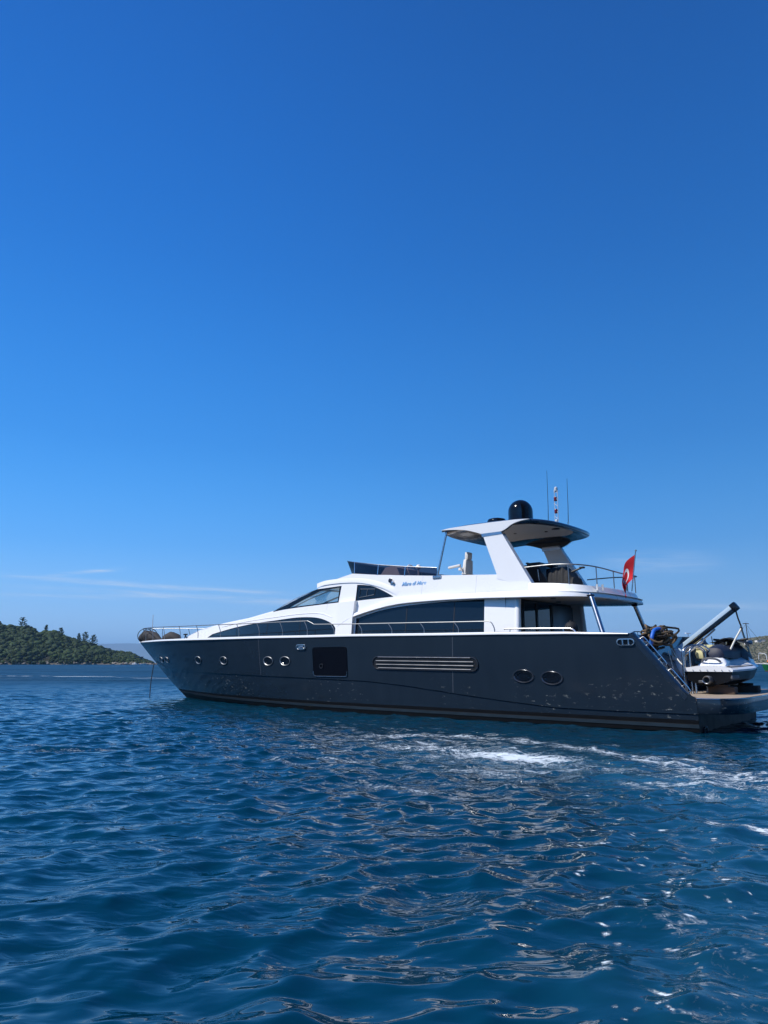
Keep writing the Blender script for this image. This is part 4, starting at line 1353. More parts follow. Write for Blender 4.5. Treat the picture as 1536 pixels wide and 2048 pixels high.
# deckhead (underside) and top of the deck
am = [i for i, f in enumerate(full) if f[0] <= 5.2]
ol = [full[i] for i in am]
m = MB()
for dz in (.045, .14):
    m.add([(x, y * .985, zl + dz) for x, y, zl, zu in ol], [tuple(range(len(ol)))])
m.build("deckhead", ['off_white'], yacht)
for (a, b) in ((3.9, 1.5), (3.0, 1.35), (2.85, .2), (3.6, -.6), (4.3, .3)):
    m = MB(); m.lathe([(.075, 0), (.075, -.012), (.05, -.016)], (a, b, 3.245), (0, 0, 1), 16); m.build("downlight", ['black'], yacht)
m = MB(); m.add([(10.8, 1.95, 3.55), (10.8, -1.95, 3.55), (3, -1.95, 3.42), (3, 1.95, 3.42)], [(0, 1, 2, 3)]); m.build("flybridge_deck", ['teak'], yacht)
# coaming round the aft flybridge
zt = lambda x: float(np.interp(x, [2.3, 2.6, 3.05, 3.5, 4.24], [3.50, 3.51, 3.555, 3.595, 3.65]))
m = MB(); rings = []
sub = [f for f in full if f[0] <= 4.35]
for i, (x, y, zl, zu) in enumerate(sub):
    n = nrm(i, sub)
    if n.dot(Vector((5 - x, -y, 0))) < 0: n = -n
    p = Vector((x, y, 0)); zz = zt(x)
    def q(d, z): return p + n * d + Vector((0, 0, z))
    k_ = np.interp(x, [2.5, 4.3], [.20, .30]); k0 = np.interp(x, [2.5, 4.3], [.10, .245])
    rings.append([q(k0, zu - .01), q(k_ - .02, zz - .03), q(k_, zz), q(k_ + .10, zz), q(k_ + .10, zu)])
m.loft(rings)
m.build("aft_coaming", ['white'], yacht, angle=35)
for (x0, y0) in ((2.58, 1.62), (2.50, 1.44)):
    m = MB(); m.box((x0, y0, 3.46), (.012, .16, .16), frame((.5, .4, 0))); m.build("coaming_joint", ['plate'], yacht)
# aft bulkhead with glazed doors
m = MB(); m.add([(5.0, 2.2, 1.45), (5.0, -2.2, 1.45), (5.0, -2.2, 3.3), (5.0, 2.2, 3.3)], [(0, 1, 2, 3)])
bulk = m.build("saloon_bulkhead", ['navy'], yacht)
for (y0, y1) in ((2.05, 1.30), (1.22, .42), (.36, -.55)):
    m = MB(); m.box((4.985, (y0 + y1) / 2, 2.35), (.02, abs(y0 - y1), 1.7)); dd = m.build("glass_door", ['glass'], yacht)
    m = MB()
    for yy in (y0, y1): m.box((4.97, yy, 2.35), (.04, .045, 1.74), bevel=.008)
    m.build("door_frame", ['black'], dd)
m = MB(); m.box((4.96, -1.35, 2.35), (.05, 1.45, 1.74), bevel=.02); m.build("bulkhead_panel", [mat("bulkhead_grey", (.16, .18, .20), .4)], yacht)

# pillars carrying the flybridge overhang
for (a, b) in (((2.50, 2.27, 3.22), (2.10, 2.60, 2.20)), ((2.94, -2.12, 3.22), (2.70, -2.42, 2.24))):
    m = MB(); m.tube([a, b], .062, 16); p_ = m.build("pillar", ['steel'], yacht)
    m = MB(); m.lathe([(.10, 0), (.10, -.02), (.07, -.05)], a, (0, 0, 1), 16); m.build("collar", ['black'], p_)

# ---- hardtop
def ht_half(x, ins=0.0):
    """half width of the hardtop plan"""
    x0, x1 = 3.60 + ins, 7.42 - ins
    if x <= x0 or x >= x1: return 0.0
    a = max(0.0, (4.95 - x) / (4.95 - x0)); xf = min(6.85, x1 - .4); f = max(0.0, (x - xf) / (x1 - xf))
    return (2.02 - ins) * max(0.0, 1 - a ** 2.3) ** (1 / 2.0) * max(0.0, 1 - f ** 3.0) ** (1 / 3.0)
def ht_plan(ins, n=40):
    x0, x1 = 3.60 + ins, 7.42 - ins
    xs = [x0 + (x1 - x0) * (0.5 - 0.5 * math.cos(math.pi * k / n)) for k in range(n + 1)]
    return [(x, ht_half(x, ins)) for x in xs] + [(x, -ht_half(x, ins)) for x in reversed(xs[1:-1])]
def ht_z(x, y): return float(np.interp(x, [3.55, 3.9, 4.4, 5.2, 6.2, 7.0, 7.45], [5.375, 5.43, 5.48, 5.515, 5.53, 5.515, 5.46])) + .20 * (1 - (y / 2.05) ** 2) * min(1, max(0, x - 3.55) / 1.0) * min(1, (7.45 - x) / 1.0)
m = MB()
rings = []
for ins, dz, cam_ in ((1.2, .0, 1), (.6, .0, 1), (.16, -.004, 1), (.03, -.025, 1), (0, -.06, 1), (.015, -.125, .95), (.09, -.165, .9), (.50, -.105, .8)):
    rings.append([(x, y, ht_z(x, y) + dz) for x, y in ht_plan(ins)])
rings = [r + [r[0]] for r in rings]
m.loft(rings, mi=0)
m.add([p for p in rings[0][:-1]], [tuple(range(len(rings[0]) - 1))], 0)
ht = m.build("hardtop", ['navy'], yacht, angle=50)
m = MB(); r0 = [(x, y, ht_z(x, y) - .100) for x, y in ht_plan(.50)]; r1 = [(x, y, ht_z(x, y) - .06) for x, y in ht_plan(.57)]; r2 = [(x, y, ht_z(x, y) - .05) for x, y in ht_plan(.95)]
m.loft([r + [r[0]] for r in (r0, r1, r2)]); m.add(r2, [tuple(range(len(r2)))])
m.build("headlining", ['off_white'], yacht, angle=60)
for (a, b, r_) in ((4.3, .9, .05), (4.2, -.4, .05), (5.2, -1.0, .05), (6.3, 1.1, .05), (6.2, -.8, .05), (4.75, -.75, .13)):
    m = MB(); m.lathe([(r_, 0), (r_, -.025), (r_ * .8, -.03)], (a, b, ht_z(a, b) - .05), (0, 0, 1), 16); m.build("ceiling_lamp", ['black'], yacht)
fas = smooth2([(7.22, 5.47), (6.63, 5.415), (6.25, 5.35), (5.80, 5.20)], 4) + smooth2([(5.16, 5.19), (4.98, 5.26), (4.8, 5.36), (4.55, 5.43), (4.28, 5.47)], 4)
top = [(4.30, 5.475), (4.7, 5.485), (5.4, 5.50), (6.2, 5.505), (6.9, 5.495), (7.25, 5.475)]
for sgn in (1, -1):
    def hf(a, b, d, s=sgn): return Vector((a, s * (2.035 + d - .12 * (5.5 - b) * 0 - .05 * max(0, (a - 6.9) / .4) - .09 * max(0, (4.75 - a) / .45) ** 2), b))
    m = MB(); panel(m, fas + top, [], hf, .0, -.05, step=.12); m.build("hardtop_fascia", ['white'], yacht, angle=30)
    m = MB(); panel(m, fas + [(a, b - .05) for a, b in top], [], hf, -.052, -.11, step=.12); m.build("fascia_lining", ['navy'], yacht, angle=30)
    leg = [(5.78, 5.24), (5.18, 5.24), (4.22, 3.64), (4.20, 3.52), (5.31, 3.85), (5.31, 3.985)]
    def lf(a, b, d, s=sgn):
        t = (b - 3.7) / 1.5; y = (S(a, 3.75).y + .004) * (1 - t) + 2.03 * t
        return Vector((a, s * (y + d), b))
    m = MB(); panel(m, leg, [], lf, .0, -.20, step=.2, rim=0); lg = m.build("hardtop_leg", ['white'], yacht, angle=30)
    m = MB(); m.prism([(5.80, 5.20), (5.15, 5.20), (5.10, 5.12), (5.765, 5.10)], lf, .008, -.205); m.build("leg_collar", ['steel'], lg)
    m = MB()
    m.lathe([(.20, 0), (.20, .012), (.17, .012), (.17, 0)], lf(5.12, 4.58, -.20), (0, -sgn, 0), 32)
    m.build("round_emblem", ['white'], lg)
    # forward support pole
    m = MB(); m.tube([(7.06, sgn * 1.93, 5.44), (7.37, sgn * 2.05, 4.06)], .032, 12); pl_ = m.build("hardtop_pole", ['steel'], yacht)
    m = MB(); m.box((7.37, sgn * 2.055, 4.045), (.30, .05, .10), bevel=.012); m.build("pole_bracket", ['steel'], pl_)

# domes, radar, aerials, lamp mast on the hardtop
zc = lambda x, y: ht_z(x, y)
m = MB()
prof = [(.40, -.02), (.40, .02), (.385, .05), (.385, .40)] + [(.385 * math.cos(q), .40 + .40 * math.sin(q)) for q in [R(a) for a in range(10, 91, 10)]]
m.lathe(prof, (5.56, 0, zc(5.56, 0)), (0, 0, 1), 36); m.build("satellite_dome", ['gloss_black'], yacht, angle=50)
m = MB(); m.lathe([(.26, 0), (.28, .06), (.30, .13), (.30, .20), (.27, .25), (.16, .28), (0.01, .285)], (6.42, 0, zc(6.42, 0) + .03), (0, 0, 1), 32); m.build("radar_dome", ['gloss_black'], yacht, angle=50)
for (x, y, zt_, ln) in ((4.88, -.5, 7.46, 0), (4.22, -.5, 7.09, 0)):
    m = MB(); zb = zc(x, y); m.tube([(x, y, zb), (x - .01, y, zb + .14)], .022, 8, mi=1); m.tube([(x - .01, y, zb + .14), (x - .03, y, zb + .6), (x - .05, y, zt_)], [.012, .009, .005], 8, mi=0)
    m.build("aerial", ['black', 'steel'], yacht)
mx_, my_ = 4.36, 0.0
mz = zc(mx_, my_)
m = MB()
ex = Vector((.9, -.45, 0)).normalized()
for s_ in (-.075, .075):
    m.tube([Vector((mx_, my_, mz)) + ex * s_, Vector((mx_ - .03, my_, mz + .98)) + ex * s_], .009, 8)
m.tube([Vector((mx_ - .03, my_, mz + .97)) + ex * s_ for s_ in (-.09, 0, .09)], .014, 8)
for k in range(5):
    zz = mz + .12 + k * .2
    m.tube([Vector((mx_, my_, zz)) + ex * (-.075), Vector((mx_, my_, zz + .1)) + ex * .075], .006, 6)
mast = m.build("lamp_mast", ['plate'], yacht)
for zz, mt in ((mz + .30, 'red_lamp'), (mz + .68, 'red_lamp')):
    m = MB(); m.lathe([(.045, 0), (.05, .02), (.05, .1), (.035, .13)], (mx_, my_, zz), (0, 0, 1), 14); m.build("lamp", [mt], mast)
m = MB(); m.lathe([(.05, 0), (.055, .03), (.05, .10), (.02, .13)], (mx_ - .03, my_, mz + .99), (0, 0, 1), 14); m.build("lamp", ['plate'], mast)
m = MB(); m.lathe([(.04, 0), (.05, .04), (.03, .09)], (mx_, my_, mz + .02), (0, 0, 1), 12); m.build("lamp", ['plate'], mast)

# ---- flybridge wind deflector
def wd_lo(t):
    P = [(7.36, 2.045, 4.09), (8.62, 2.03, 4.20), (9.73, 2.01, 4.30), (10.75, 1.965, 4.425), (11.02, 1.80, 4.46), (11.22, 1.3, 4.50), (11.3, .6, 4.52), (11.3, 0, 4.53)]
    return P
LO = wd_lo(0)
HI = [(7.40, 2.01, 4.34), (8.61, 1.99, 4.48), (9.72, 1.965, 4.63), (10.80, 1.905, 4.815), (11.24, 1.78, 4.90), (11.5, 1.3, 4.93), (11.6, .6, 4.94), (11.6, 0, 4.94)]
lo = [Vector(p) for p in LO] + [Vector((a, -b, c)) for a, b, c in reversed(LO[:-1])]
hi = [Vector(p) for p in HI] + [Vector((a, -b, c)) for a, b, c in reversed(HI[:-1])]
m = MB(); m.loft([[a, a.lerp(b, .5), b] for a, b in zip(lo, hi)]); wdf = m.build("wind_deflector", ['smoke'], yacht, angle=20)
m = MB(); m.tube(hi, .014, 8); m.build("top_rail", ['steel'], wdf)
for i in range(len(lo)):
    if i in (1, 2, 3, 4, 10, 11, 12, 13):
        if i in (4, 10): continue
        m = MB(); m.tube([lo[i], hi[i]], .018, 8); m.build("post", ['steel'], wdf)
m = MB(); m.add([lo[4], lo[3], hi[3], hi[4]], [(0, 1, 2, 3)]); m.add([lo[10], lo[11], hi[11], hi[10]], [(0, 1, 2, 3)])
m.add([lo[4], lo[5], hi[5], hi[4]], [(0, 1, 2, 3)]); m.add([lo[10], lo[9], hi[9], hi[10]], [(0, 1, 2, 3)])
m.build("front_panel", ['gloss_black'], wdf)
# helm console with wheel and compass
m = MB()
m.loft([[(9.55 + a, y, z) for a, z in ((0, 3.55), (0, 4.35), (.12, 4.62), (.35, 4.70), (.62, 4.66), (.85, 4.40), (.9, 3.55))] for y in (-.05, .02, .98, 1.05)], caps=True)
con = m.build("helm_console", ['leather'], yacht, angle=35)
m = MB(); m.tube([Vector((9.42, .5, 4.50)) + Vector((-.35 * 0 + .12 * math.sin(q), .26 * math.cos(q), .25 * math.sin(q))) for q in [2 * math.pi * k / 24 for k in range(24)]], .02, 8, closed=True); m.build("steering_wheel", ['leather'], con)
m = MB(); m.lathe([(.07, 0), (.085, .05), (.07, .11), (.03, .14)], (9.22, .45, 4.60), (0, 0, 1), 16); m.tube([(9.22, .45, 3.6), (9.22, .45, 4.62)], .03, 8); m.build("compass", ['leather'], con)
# low seat base and starboard settee back
m = MB(); m.box((6.4, -1.55, 4.02), (2.5, .35, .50), Matrix.Rotation(R(4), 3, 'Y'), bevel=.06); m.build("settee_back", [mat("settee_brown", (.10, .065, .05), .6)], yacht)

# horn lamp on the coaming
m = MB(); c_ = S(9.13, 4.06, .02); m.lathe([(.06, 0), (.075, .02), (.075, .05), (.05, .06)], c_, (0, 1, .14), 16); m.build("side_lamp", ['oval_frame'], yacht)
m = MB(); m.lathe([(.035, 0), (.05, .05), (.01, .06)], S(9.04, 4.0, .02), (0, 1, .14), 12); m.build("horn", ['steel'], yacht)

# name on the coaming
fc = bpy.data.curves.new("name_lettering", 'FONT'); fc.body = "Mare di Mare"; fc.size = .20; fc.shear = .45; fc.extrude = .004; fc.offset = .004; fc.align_x = 'CENTER'; fc.space_character = 1.0
ft = bpy.data.objects.new("tmp_text", fc); col.objects.link(ft)
bpy.context.view_layer.update()
me = bpy.data.meshes.new_from_object(ft.evaluated_get(bpy.context.evaluated_depsgraph_get()))
bpy.data.objects.remove(ft)
me.materials.clear(); me.materials.append(M['letter'])
to = bpy.data.objects.new("name_lettering", me); col.objects.link(to); to.parent = yacht
nv = Vector((0, 1, TH)).normalized()
w_ = max(v.co.x for v in me.vertices) - min(v.co.x for v in me.vertices)
ks = .93 / w_
to.matrix_local = Matrix.Translation(S(8.24, 3.865, .006)) @ Matrix((Vector((-1, 0, -.035)), Vector((0, -TH, 1)).normalized(), nv)).transposed().to_4x4() @ Matrix.Diagonal((ks, ks * .98, 1, 1))


# ---- rails
def rail(name, top, posts, r=.015, pr=.013, mt='rail_steel'):
    m = MB(); m.tube([Vector(p) for p in top], r, 8, smooth=6); o = m.build(name, [mt], yacht)
    for p in posts:
        m = MB(); m.tube([Vector(q) for q in p], pr, 8, smooth=3); m.build("stanchion", [mt], o)
    return o


def rp(x, dy=0.0): return bsheer(min(1, x / 26.2)) - .10 + dy


def rz(x): return float(np.interp(x, [5.2, 10, 11.7, 12.0, 12.2, 15.8, 20, 24.4, 25.8], [2.62, 2.71, 2.755, 2.87, 2.875, 2.90, 2.97, 3.09, 3.10]))


for sgn in (1, -1):
    xs = [4.98, 5.0, 5.1, 5.3, 6, 7, 8, 9, 10, 11, 11.66, 11.78, 12.0, 12.15, 13, 14, 15, 16, 17, 18, 19, 20, 21, 22, 23, 24, 24.8, 25.4, 25.75]
    tp = [(x, sgn * max(.0, rp(x, .02)), rz(x) if x > 5.15 else np.interp(x, [4.98, 5.0, 5.1, 5.15], [2.33, 2.45, 2.60, 2.62])) for x in xs]
    posts = []
    for x in (6.15, 7.32, 8.5, 9.68, 10.84, 12.04, 13.23, 14.45, 15.63, 16.82, 18.5, 20.1, 21.9, 23.6, 25.0, 25.6):
        zb = zsheer(x) + .005; zz = rz(x + .13)
        posts.append([(x, sgn * max(.01, rp(x)), zb), (x + .005, sgn * max(.01, rp(x)), zb + (zz - zb) * .45), (x + .13 if x < 25 else x + .03, sgn * max(.01, rp(x + .13 if x < 25 else x + .03, .02)), zz)])
    rail("deck_rail", tp, posts)
    # short rail abreast the cockpit
    tp = [(4.74, sgn * 2.80, 2.405), (4.5, sgn * 2.80, 2.405), (3.0, sgn * 2.80, 2.375), (2.86, sgn * 2.80, 2.36), (2.78, sgn * 2.80, 2.33), (2.72, sgn * 2.80, 2.27)] if sgn > 0 else [(3.25, sgn * 2.72, 2.43), (2.6, sgn * 2.72, 2.41)]
    rail("cockpit_rail", tp, [[(x, sgn * (2.8 if sgn > 0 else 2.72), zsheer(x)), (x, sgn * (2.8 if sgn > 0 else 2.72), (tp[1][2]))] for x in ((4.56, 3.05) if sgn > 0 else (3.12, 2.74))], .016 if sgn < 0 else .02, mt='steel')
# flybridge rail
fp = [(4.40, 2.12, 4.09), (3.6, 2.13, 4.10), (3.06, 2.06, 4.07), (2.70, 1.75, 4.03), (2.56, 1.25, 4.00), (2.50, .6, 3.97), (2.49, 0, 3.96)]
fp = fp + [(x, -y, z) for x, y, z in reversed(fp[:-1])]
pz = [(3.14, 2.10, 3.57, 4.075), (2.62, 1.50, 3.52, 4.02), (2.52, .55, 3.5, 3.97), (2.51, -.35, 3.5, 3.97), (2.57, -1.25, 3.5, 4.0), (3.1, -2.08, 3.56, 4.08)]
rail("flybridge_rail", fp, [[(x, y, a), (x, y, b)] for x, y, a, b in pz], .018, .015)
# flagstaff
m = MB(); m.tube([(2.24, 0, 3.44), (2.05, 0, 4.56)], .016, 8); m.lathe([(.02, 0), (.028, .02), (.012, .045)], (2.045, 0, 4.55), (-.16, 0, 1), 10); m.build("flagstaff", ['steel'], yacht)
# bow jackstaff
m = MB(); m.tube([(25.18, 0, 2.47), (25.2, 0, 3.70)], [.022, .012], 8); m.lathe([(.03, 0), (.03, .02)], (25.2, 0, 3.70), (0, 0, 1), 8); m.build("bow_staff", ['plate'], yacht)
# anchor hawse and small cleat tripod on the foredeck
m = MB()
for q in (0, 2.1, 4.2): m.tube([(22.3 + .12 * math.cos(q), .12 * math.sin(q) + .2, 2.40), (22.3, .2, 2.72)], .02, 6)
m.box((22.3, .2, 2.74), (.14, .14, .06), bevel=.015); m.build("windlass", ['black'], yacht)

# ------------------------------------------------------------------ things aboard (each stands on the yacht)
def aboard(name, x, y, z, label, cat, rz=0.0, group=None):
    return empty(name, on_yacht(x, y, z, rz), label, cat, group)


# helm chair
t = aboard("helm_chair", 7.45, .5, 3.52, "white padded helm chair with headrest facing forward on the flybridge", "chair")
m = MB(); m.lathe([(.24, 0), (.24, .03), (.06, .06), (.055, .44), (.12, .47)], (0, 0, 0), (0, 0, 1), 18); m.build("pedestal", ['steel'], t)
m = MB(); m.box((.08, 0, .58), (.52, .52, .14), bevel=.05); m.build("seat", ['leather'], t)
m = MB(); m.box((-.20, 0, .90), (.15, .50, .62), Matrix.Rotation(R(-6), 3, 'Y'), bevel=.06, taper=(.85, .82)); m.box((-.21, 0, .74), (.165, .53, .02), Matrix.Rotation(R(-6), 3, 'Y')); m.build("backrest", ['leather'], t)
m = MB(); m.box((-.245, 0, 1.32), (.13, .28, .24), Matrix.Rotation(R(-6), 3, 'Y'), bevel=.05); m.build("headrest", ['leather'], t)
for s in (1, -1):
    m = MB(); m.box((.10, s * .30, .98), (.46, .09, .08), Matrix.Rotation(R(6), 3, 'Y'), bevel=.03); m.tube([(-.16, s * .27, .82), (-.12, s * .30, .95)], .03, 8); m.build("armrest", ['leather'], t)

# dark things on the aft flybridge
t = aboard("bar_cabinet", 4.62, .9, 3.50, "black outdoor bar cabinet with a slab top behind the hardtop leg", "cabinet")
m = MB(); m.box((0, 0, .36), (.80, .55, .72), bevel=.02); m.build("body", ['gloss_black'], t)
m = MB(); m.box((0, 0, .75), (1.02, .62, .05), bevel=.015); m.build("counter", ['black'], t)
m = MB(); m.box((.05, 0, .82), (.42, .34, .07), bevel=.02); m.lathe([(.05, 0), (.05, .03), (.02, .04)], (.32, 0, .855), (0, 0, 1), 10); m.build("lid", ['black'], t)
for k in (-.18, .18):
    m = MB(); m.tube([(k, .29, .30), (k + .02, .30, .62)], .014, 6); m.build("handle", ['steel'], t)
t = aboard("covered_lounger", 3.98, .80, 3.48, "stack of folded loungers under a ribbed black cover at the aft flybridge rail", "covered loungers")
m = MB(); rings = []
for k in range(25):
    a = -.52 + 1.04 * k / 24
    rib = .05 * (1 if k % 4 < 2 else 0)
    h = (.66 if k < 19 else .66 - .055 * (k - 18)) + rib
    rings.append([(-a, y * (1 + rib), z * h) for y, z in ((-.34, 0), (-.33, .6), (-.26, .93), (0, 1.0), (.26, .93), (.33, .6), (.36, 0))])
m.loft(rings, caps=True); m.build("cover", ['fabric'], t, angle=30)
m = MB(); m.tube([(-.45, .2, .52), (-.72, .2, .60)], .028, 8); m.box((-.76, .2, .615), (.13, .12, .05), bevel=.015); m.build("armrest", ['black'], t)

# ball fender behind the cockpit rail
m = MB(); m.lathe([(.17 * math.sin(R(a)) + .001, .17 - .17 * math.cos(R(a))) for a in range(0, 181, 12)], (0, 0, 0), (0, 0, 1), 24); m.lathe([(.04, .33), (.04, .37)], (0, 0, 0), (0, 0, 1), 10)
o = m.build("ball_fender", ['fabric']); o.matrix_world = on_yacht(2.95, 2.55, 2.21); tag(o, "round black ball fender sitting behind the gleaming cockpit handrail", "fender")

# flag
t_hoist0 = Vector((2.06, 0, 4.46)); t_hoist1 = Vector((2.17, 0, 3.80))
def flag_pt(u, v, d=0.0):
    """u: 0 at the hoist .. 1 at the fly; v: 0 top .. 1 bottom; the cloth hangs slack, swung a little forward"""
    h = t_hoist0.lerp(t_hoist1, v)
    s = min(1.0, u)
    fwd = (.44 * math.sin(s * 2.2) - .08 * s * s) * (1 - .45 * v) + .06 * math.sin(s * 7 + 1.5 * v) * s
    down = .92 * s ** 1.2 * (1 - .40 * v) + .04 * s
    fold = .075 * math.sin(s * 9.0 + v * 4.0) * min(1, s * 3) + .05 * s * math.sin(v * 5.0 + 1)
    return h + Vector((fwd, .16 * s + fold + d, -down))
NU, NV = 36, 20
m = MB(); m.loft([[flag_pt(a / NU, b / NV) for b in range(NV + 1)] for a in range(NU + 1)])
fl = m.build("flag", ['red'], None, angle=80, recalc=False)
fl.matrix_world = YM.copy(); tag(fl, "red flag with a white crescent and star hanging slack from the stern flagstaff", "flag")
def emblem(side):
    m = MB(); P = []
    r0, r1 = .30, .235
    cu, cv = .42, .50
    asp = 1.5
    for k in range(25):
        a = R(38 + (322 - 38) * k / 24)
        # outer circle and offset inner circle of the crescent
        o_ = (cu + r0 * math.cos(a) / asp, cv + r0 * math.sin(a)); 
        a2 = R(48 + (312 - 48) * k / 24)
        i_ = (cu + (.068 + r1 * math.cos(a2)) / asp, cv + r1 * math.sin(a2))
        P.append((o_, i_))
    m.loft([[flag_pt(o_[0], o_[1], side), flag_pt((o_[0] + i_[0]) / 2, (o_[1] + i_[1]) / 2, side), flag_pt(i_[0], i_[1], side)] for o_, i_ in P])
    st_ = []
    for k in range(10):
        r = .12 if k % 2 == 0 else .046; a = R(180 + 36 * k); st_.append(flag_pt(cu + (.255 + r * math.cos(a)) / asp, cv + r * math.sin(a), side))
    m.add([flag_pt(cu + .255 / asp, cv, side)] + st_, [(0, 1 + k, 1 + (k + 1) % 10) for k in range(10)])
    return m
mm = emblem(.006); m2 = emblem(-.006); mm.add(m2.v, m2.f)
mm.build("emblem", ['flag_white'], fl, angle=80, recalc=False)

# canvas bundles at the bow
def bundle(x, y, z, L_, w, h, label, seed, prof):
    g = random.Random(seed); m = MB(); rings = []
    for k in range(21):
        f = k / 20; s = max(.03, prof(f))
        ring = []
        for j in range(14):
            q = 2 * math.pi * j / 14; r = 1 + .07 * math.sin(3 * q + k * .5 + seed) + g.uniform(-.02, .02)
            ring.append((-L_ * (f - .5), w * s * math.cos(q) * r, h * (.5 + .5 * math.sin(q) * r) * s))
        rings.append(ring)
    m.loft(rings, closed=True, caps=True)
    o = m.build("canvas_bundle", ['canvas'], None, angle=80); o.matrix_world = on_yacht(x, y, z); tag(o, label, "canvas bundle")
    return o
b1 = bundle(24.95, 0.1, 2.44, 1.65, .33, .56, "large dark canvas bundle lashed to the rail at the very tip of the bow", 2, lambda f: (1 - max(0, (f - .30) / .72) ** 1.7) * min(1, .80 + f * 1.2) if f > .02 else .6)
m = MB()
for k in (-.62, -.28): m.tube([(-k + .38 * math.cos(q) * .10, .40 * math.cos(q), .31 + .34 * math.sin(q)) for q in [2 * math.pi * j / 16 for j in range(16)]], .018, 6, closed=True)
m.build("lashing", ['black'], b1)
b2 = bundle(23.45, .1, 2.44, 1.25, .30, .44, "smaller rounded dark canvas bundle on the foredeck behind the bow rail", 5, lambda f: math.sin(math.pi * min(1, max(0, f * .94 + .05))) ** .55)

# anchor chain from the stem into the water
m = MB(); a = Vector((24.86, 0.02, 1.50)); b = Vector((24.80, .16, -.5)); n = 46
for k in range(n):
    p = a.lerp(b, (k + .5) / n) + Vector((.10 * math.sin(k / n * math.pi), 0, 0)); d = (b - a).normalized()
    s = Vector((1, 0, 0)) if k % 2 else Vector((0, 1, 0))
    m.tube([p + d * (.032 * math.cos(q)) + s * (.018 * math.sin(q)) for q in [2 * math.pi * j / 8 for j in range(8)]], .010, 5, closed=True)
M['chain'] = mat("galvanised_chain", (.07, .07, .07), .6, metal=.4, var=.3)
o = m.build("anchor_chain", ['chain']); o.matrix_world = YM.copy(); tag(o, "dark anchor chain hanging from the stem straight into the water", "chain")

# ---- on the bathing platform
PZ = .762
# folding crane (bolted to the platform: part of the yacht)
cb = Vector((1.30, -.62, 1.80)); ctip = Vector((-.22, -.50, 2.90))
m = MB(); m.tube([(1.32, -.62, PZ), (1.32, -.62, 1.62)], .14, 16); m.box((1.30, -.62, 1.72), (.34, .30, .34), bevel=.04)
crane = m.build("crane", ['crane'], yacht)
bd = (ctip - cb); bl = bd.length; fr3 = frame(bd, (0, 0, 1))
m = MB()
m.box(cb.lerp(ctip, .5) + fr3 @ Vector((0, 0, .05)), (bl, .125, .10), fr3, bevel=.008)
m.build("boom", ['crane'], crane)
m = MB(); m.box(cb.lerp(ctip, .52) + fr3 @ Vector((0, 0, -.055)), (bl * .94, .11, .08), fr3, bevel=.02); m.build("inner_boom", ['gloss_black'], crane)
m = MB(); m.box(ctip + fr3 @ Vector((.02, 0, .01)), (.17, .165, .22), fr3, bevel=.035); m.build("boom_head", ['gloss_black'], crane)
m = MB(); m.tube([cb + Vector((-.05, .1, -.20)), cb.lerp(ctip, .36) + fr3 @ Vector((0, .03, -.15))], [.045, .045], 12); m.tube([cb.lerp(ctip, .3) + fr3 @ Vector((0, .03, -.155)), cb.lerp(ctip, .60) + fr3 @ Vector((0, .03, -.12))], .022, 10)
m.build("ram", ['steel'], crane)
m = MB(); c0 = cb.lerp(ctip, .40) + fr3 @ Vector((0, .06, -.15)); m.tube([c0, c0 + Vector((-.02, .02, -.22)), c0 + Vector((-.10, .04, -.33)), c0 + Vector((-.19, .04, -.22)), c0 + Vector((-.17, .02, .06))], .012, 6, smooth=5); m.build("hydraulic_hose", ['black'], crane)

# jet ski, stern to port
JS = on_yacht(.05, -.50, PZ + .17, R(-90 - 5))
js = empty("jet_ski", JS, "white and black jet ski with a dark seat chocked athwart the bathing platform", "jet ski")
# local frame: +x bow, y to its left; length 3.05
def jsec(x):
    """half widths and heights along the hull: (keel z, chine y, chine z, rail y, rail z)"""
    f = (x + 1.5) / 3.05
    w = np.interp(f, [0, .1, .45, .7, .88, 1.0], [.56, .575, .575, .50, .28, .03])
    cw = np.interp(f, [0, .45, .7, .88, 1.0], [.50, .50, .40, .18, .015])
    kz = np.interp(f, [0, .6, .8, .92, 1.0], [0, 0, .06, .20, .44])
    czz = np.interp(f, [0, .6, .85, 1.0], [.16, .17, .28, .46])
    rzz = np.interp(f, [0, .5, .85, 1.0], [.40, .42, .49, .56])
    return w, cw, kz, czz, rzz
m = MB(); rings = []
for k in range(33):
    x = -1.5 + 3.05 * k / 32; w, cw, kz, cz, rz_ = jsec(x)
    rings.append([(x, -w, rz_), (x, -w * .99, rz_ - .05), (x, -cw, cz), (x, -cw * .9, cz - .03), (x, -cw * .4, kz + (cz - kz) * .35), (x, 0, kz), (x, cw * .4, kz + (cz - kz) * .35), (x, cw * .9, cz - .03), (x, cw, cz), (x, w * .99, rz_ - .05), (x, w, rz_)])
m.loft(rings, caps=True); m.build("hull", ['jet_black'], js, angle=35)
m = MB(); rings = []
for k in range(33):
    x = -1.53 + 3.10 * k / 32; w, cw, kz, cz, rz_ = jsec(min(1.54, max(-1.5, x))); w += .02
    f = k / 32
    crown = np.interp(f, [0, .06, .4, .75, .92, 1], [.045, .06, .06, .16, .16, .03])
    rings.append([(x, -w, rz_ - .035), (x, -w - .012, rz_ + .01), (x, -w * .93, rz_ + .055), (x, -w * .5, rz_ + .055 + crown * .8), (x, 0, rz_ + .055 + crown), (x, w * .5, rz_ + .055 + crown * .8), (x, w * .93, rz_ + .055), (x, w + .012, rz_ + .01), (x, w, rz_ - .035)])
m.loft(rings, caps=True, mis=[0] * 8); m.build("deck", ['jet_white'], js, angle=35)
m = MB()
for s in (1, -1):
    m.loft([[(x, s * .40, jsec(x)[4] + .085), (x, s * .52, jsec(x)[4] + .073)] for x in np.linspace(-1.45, .3, 10)])
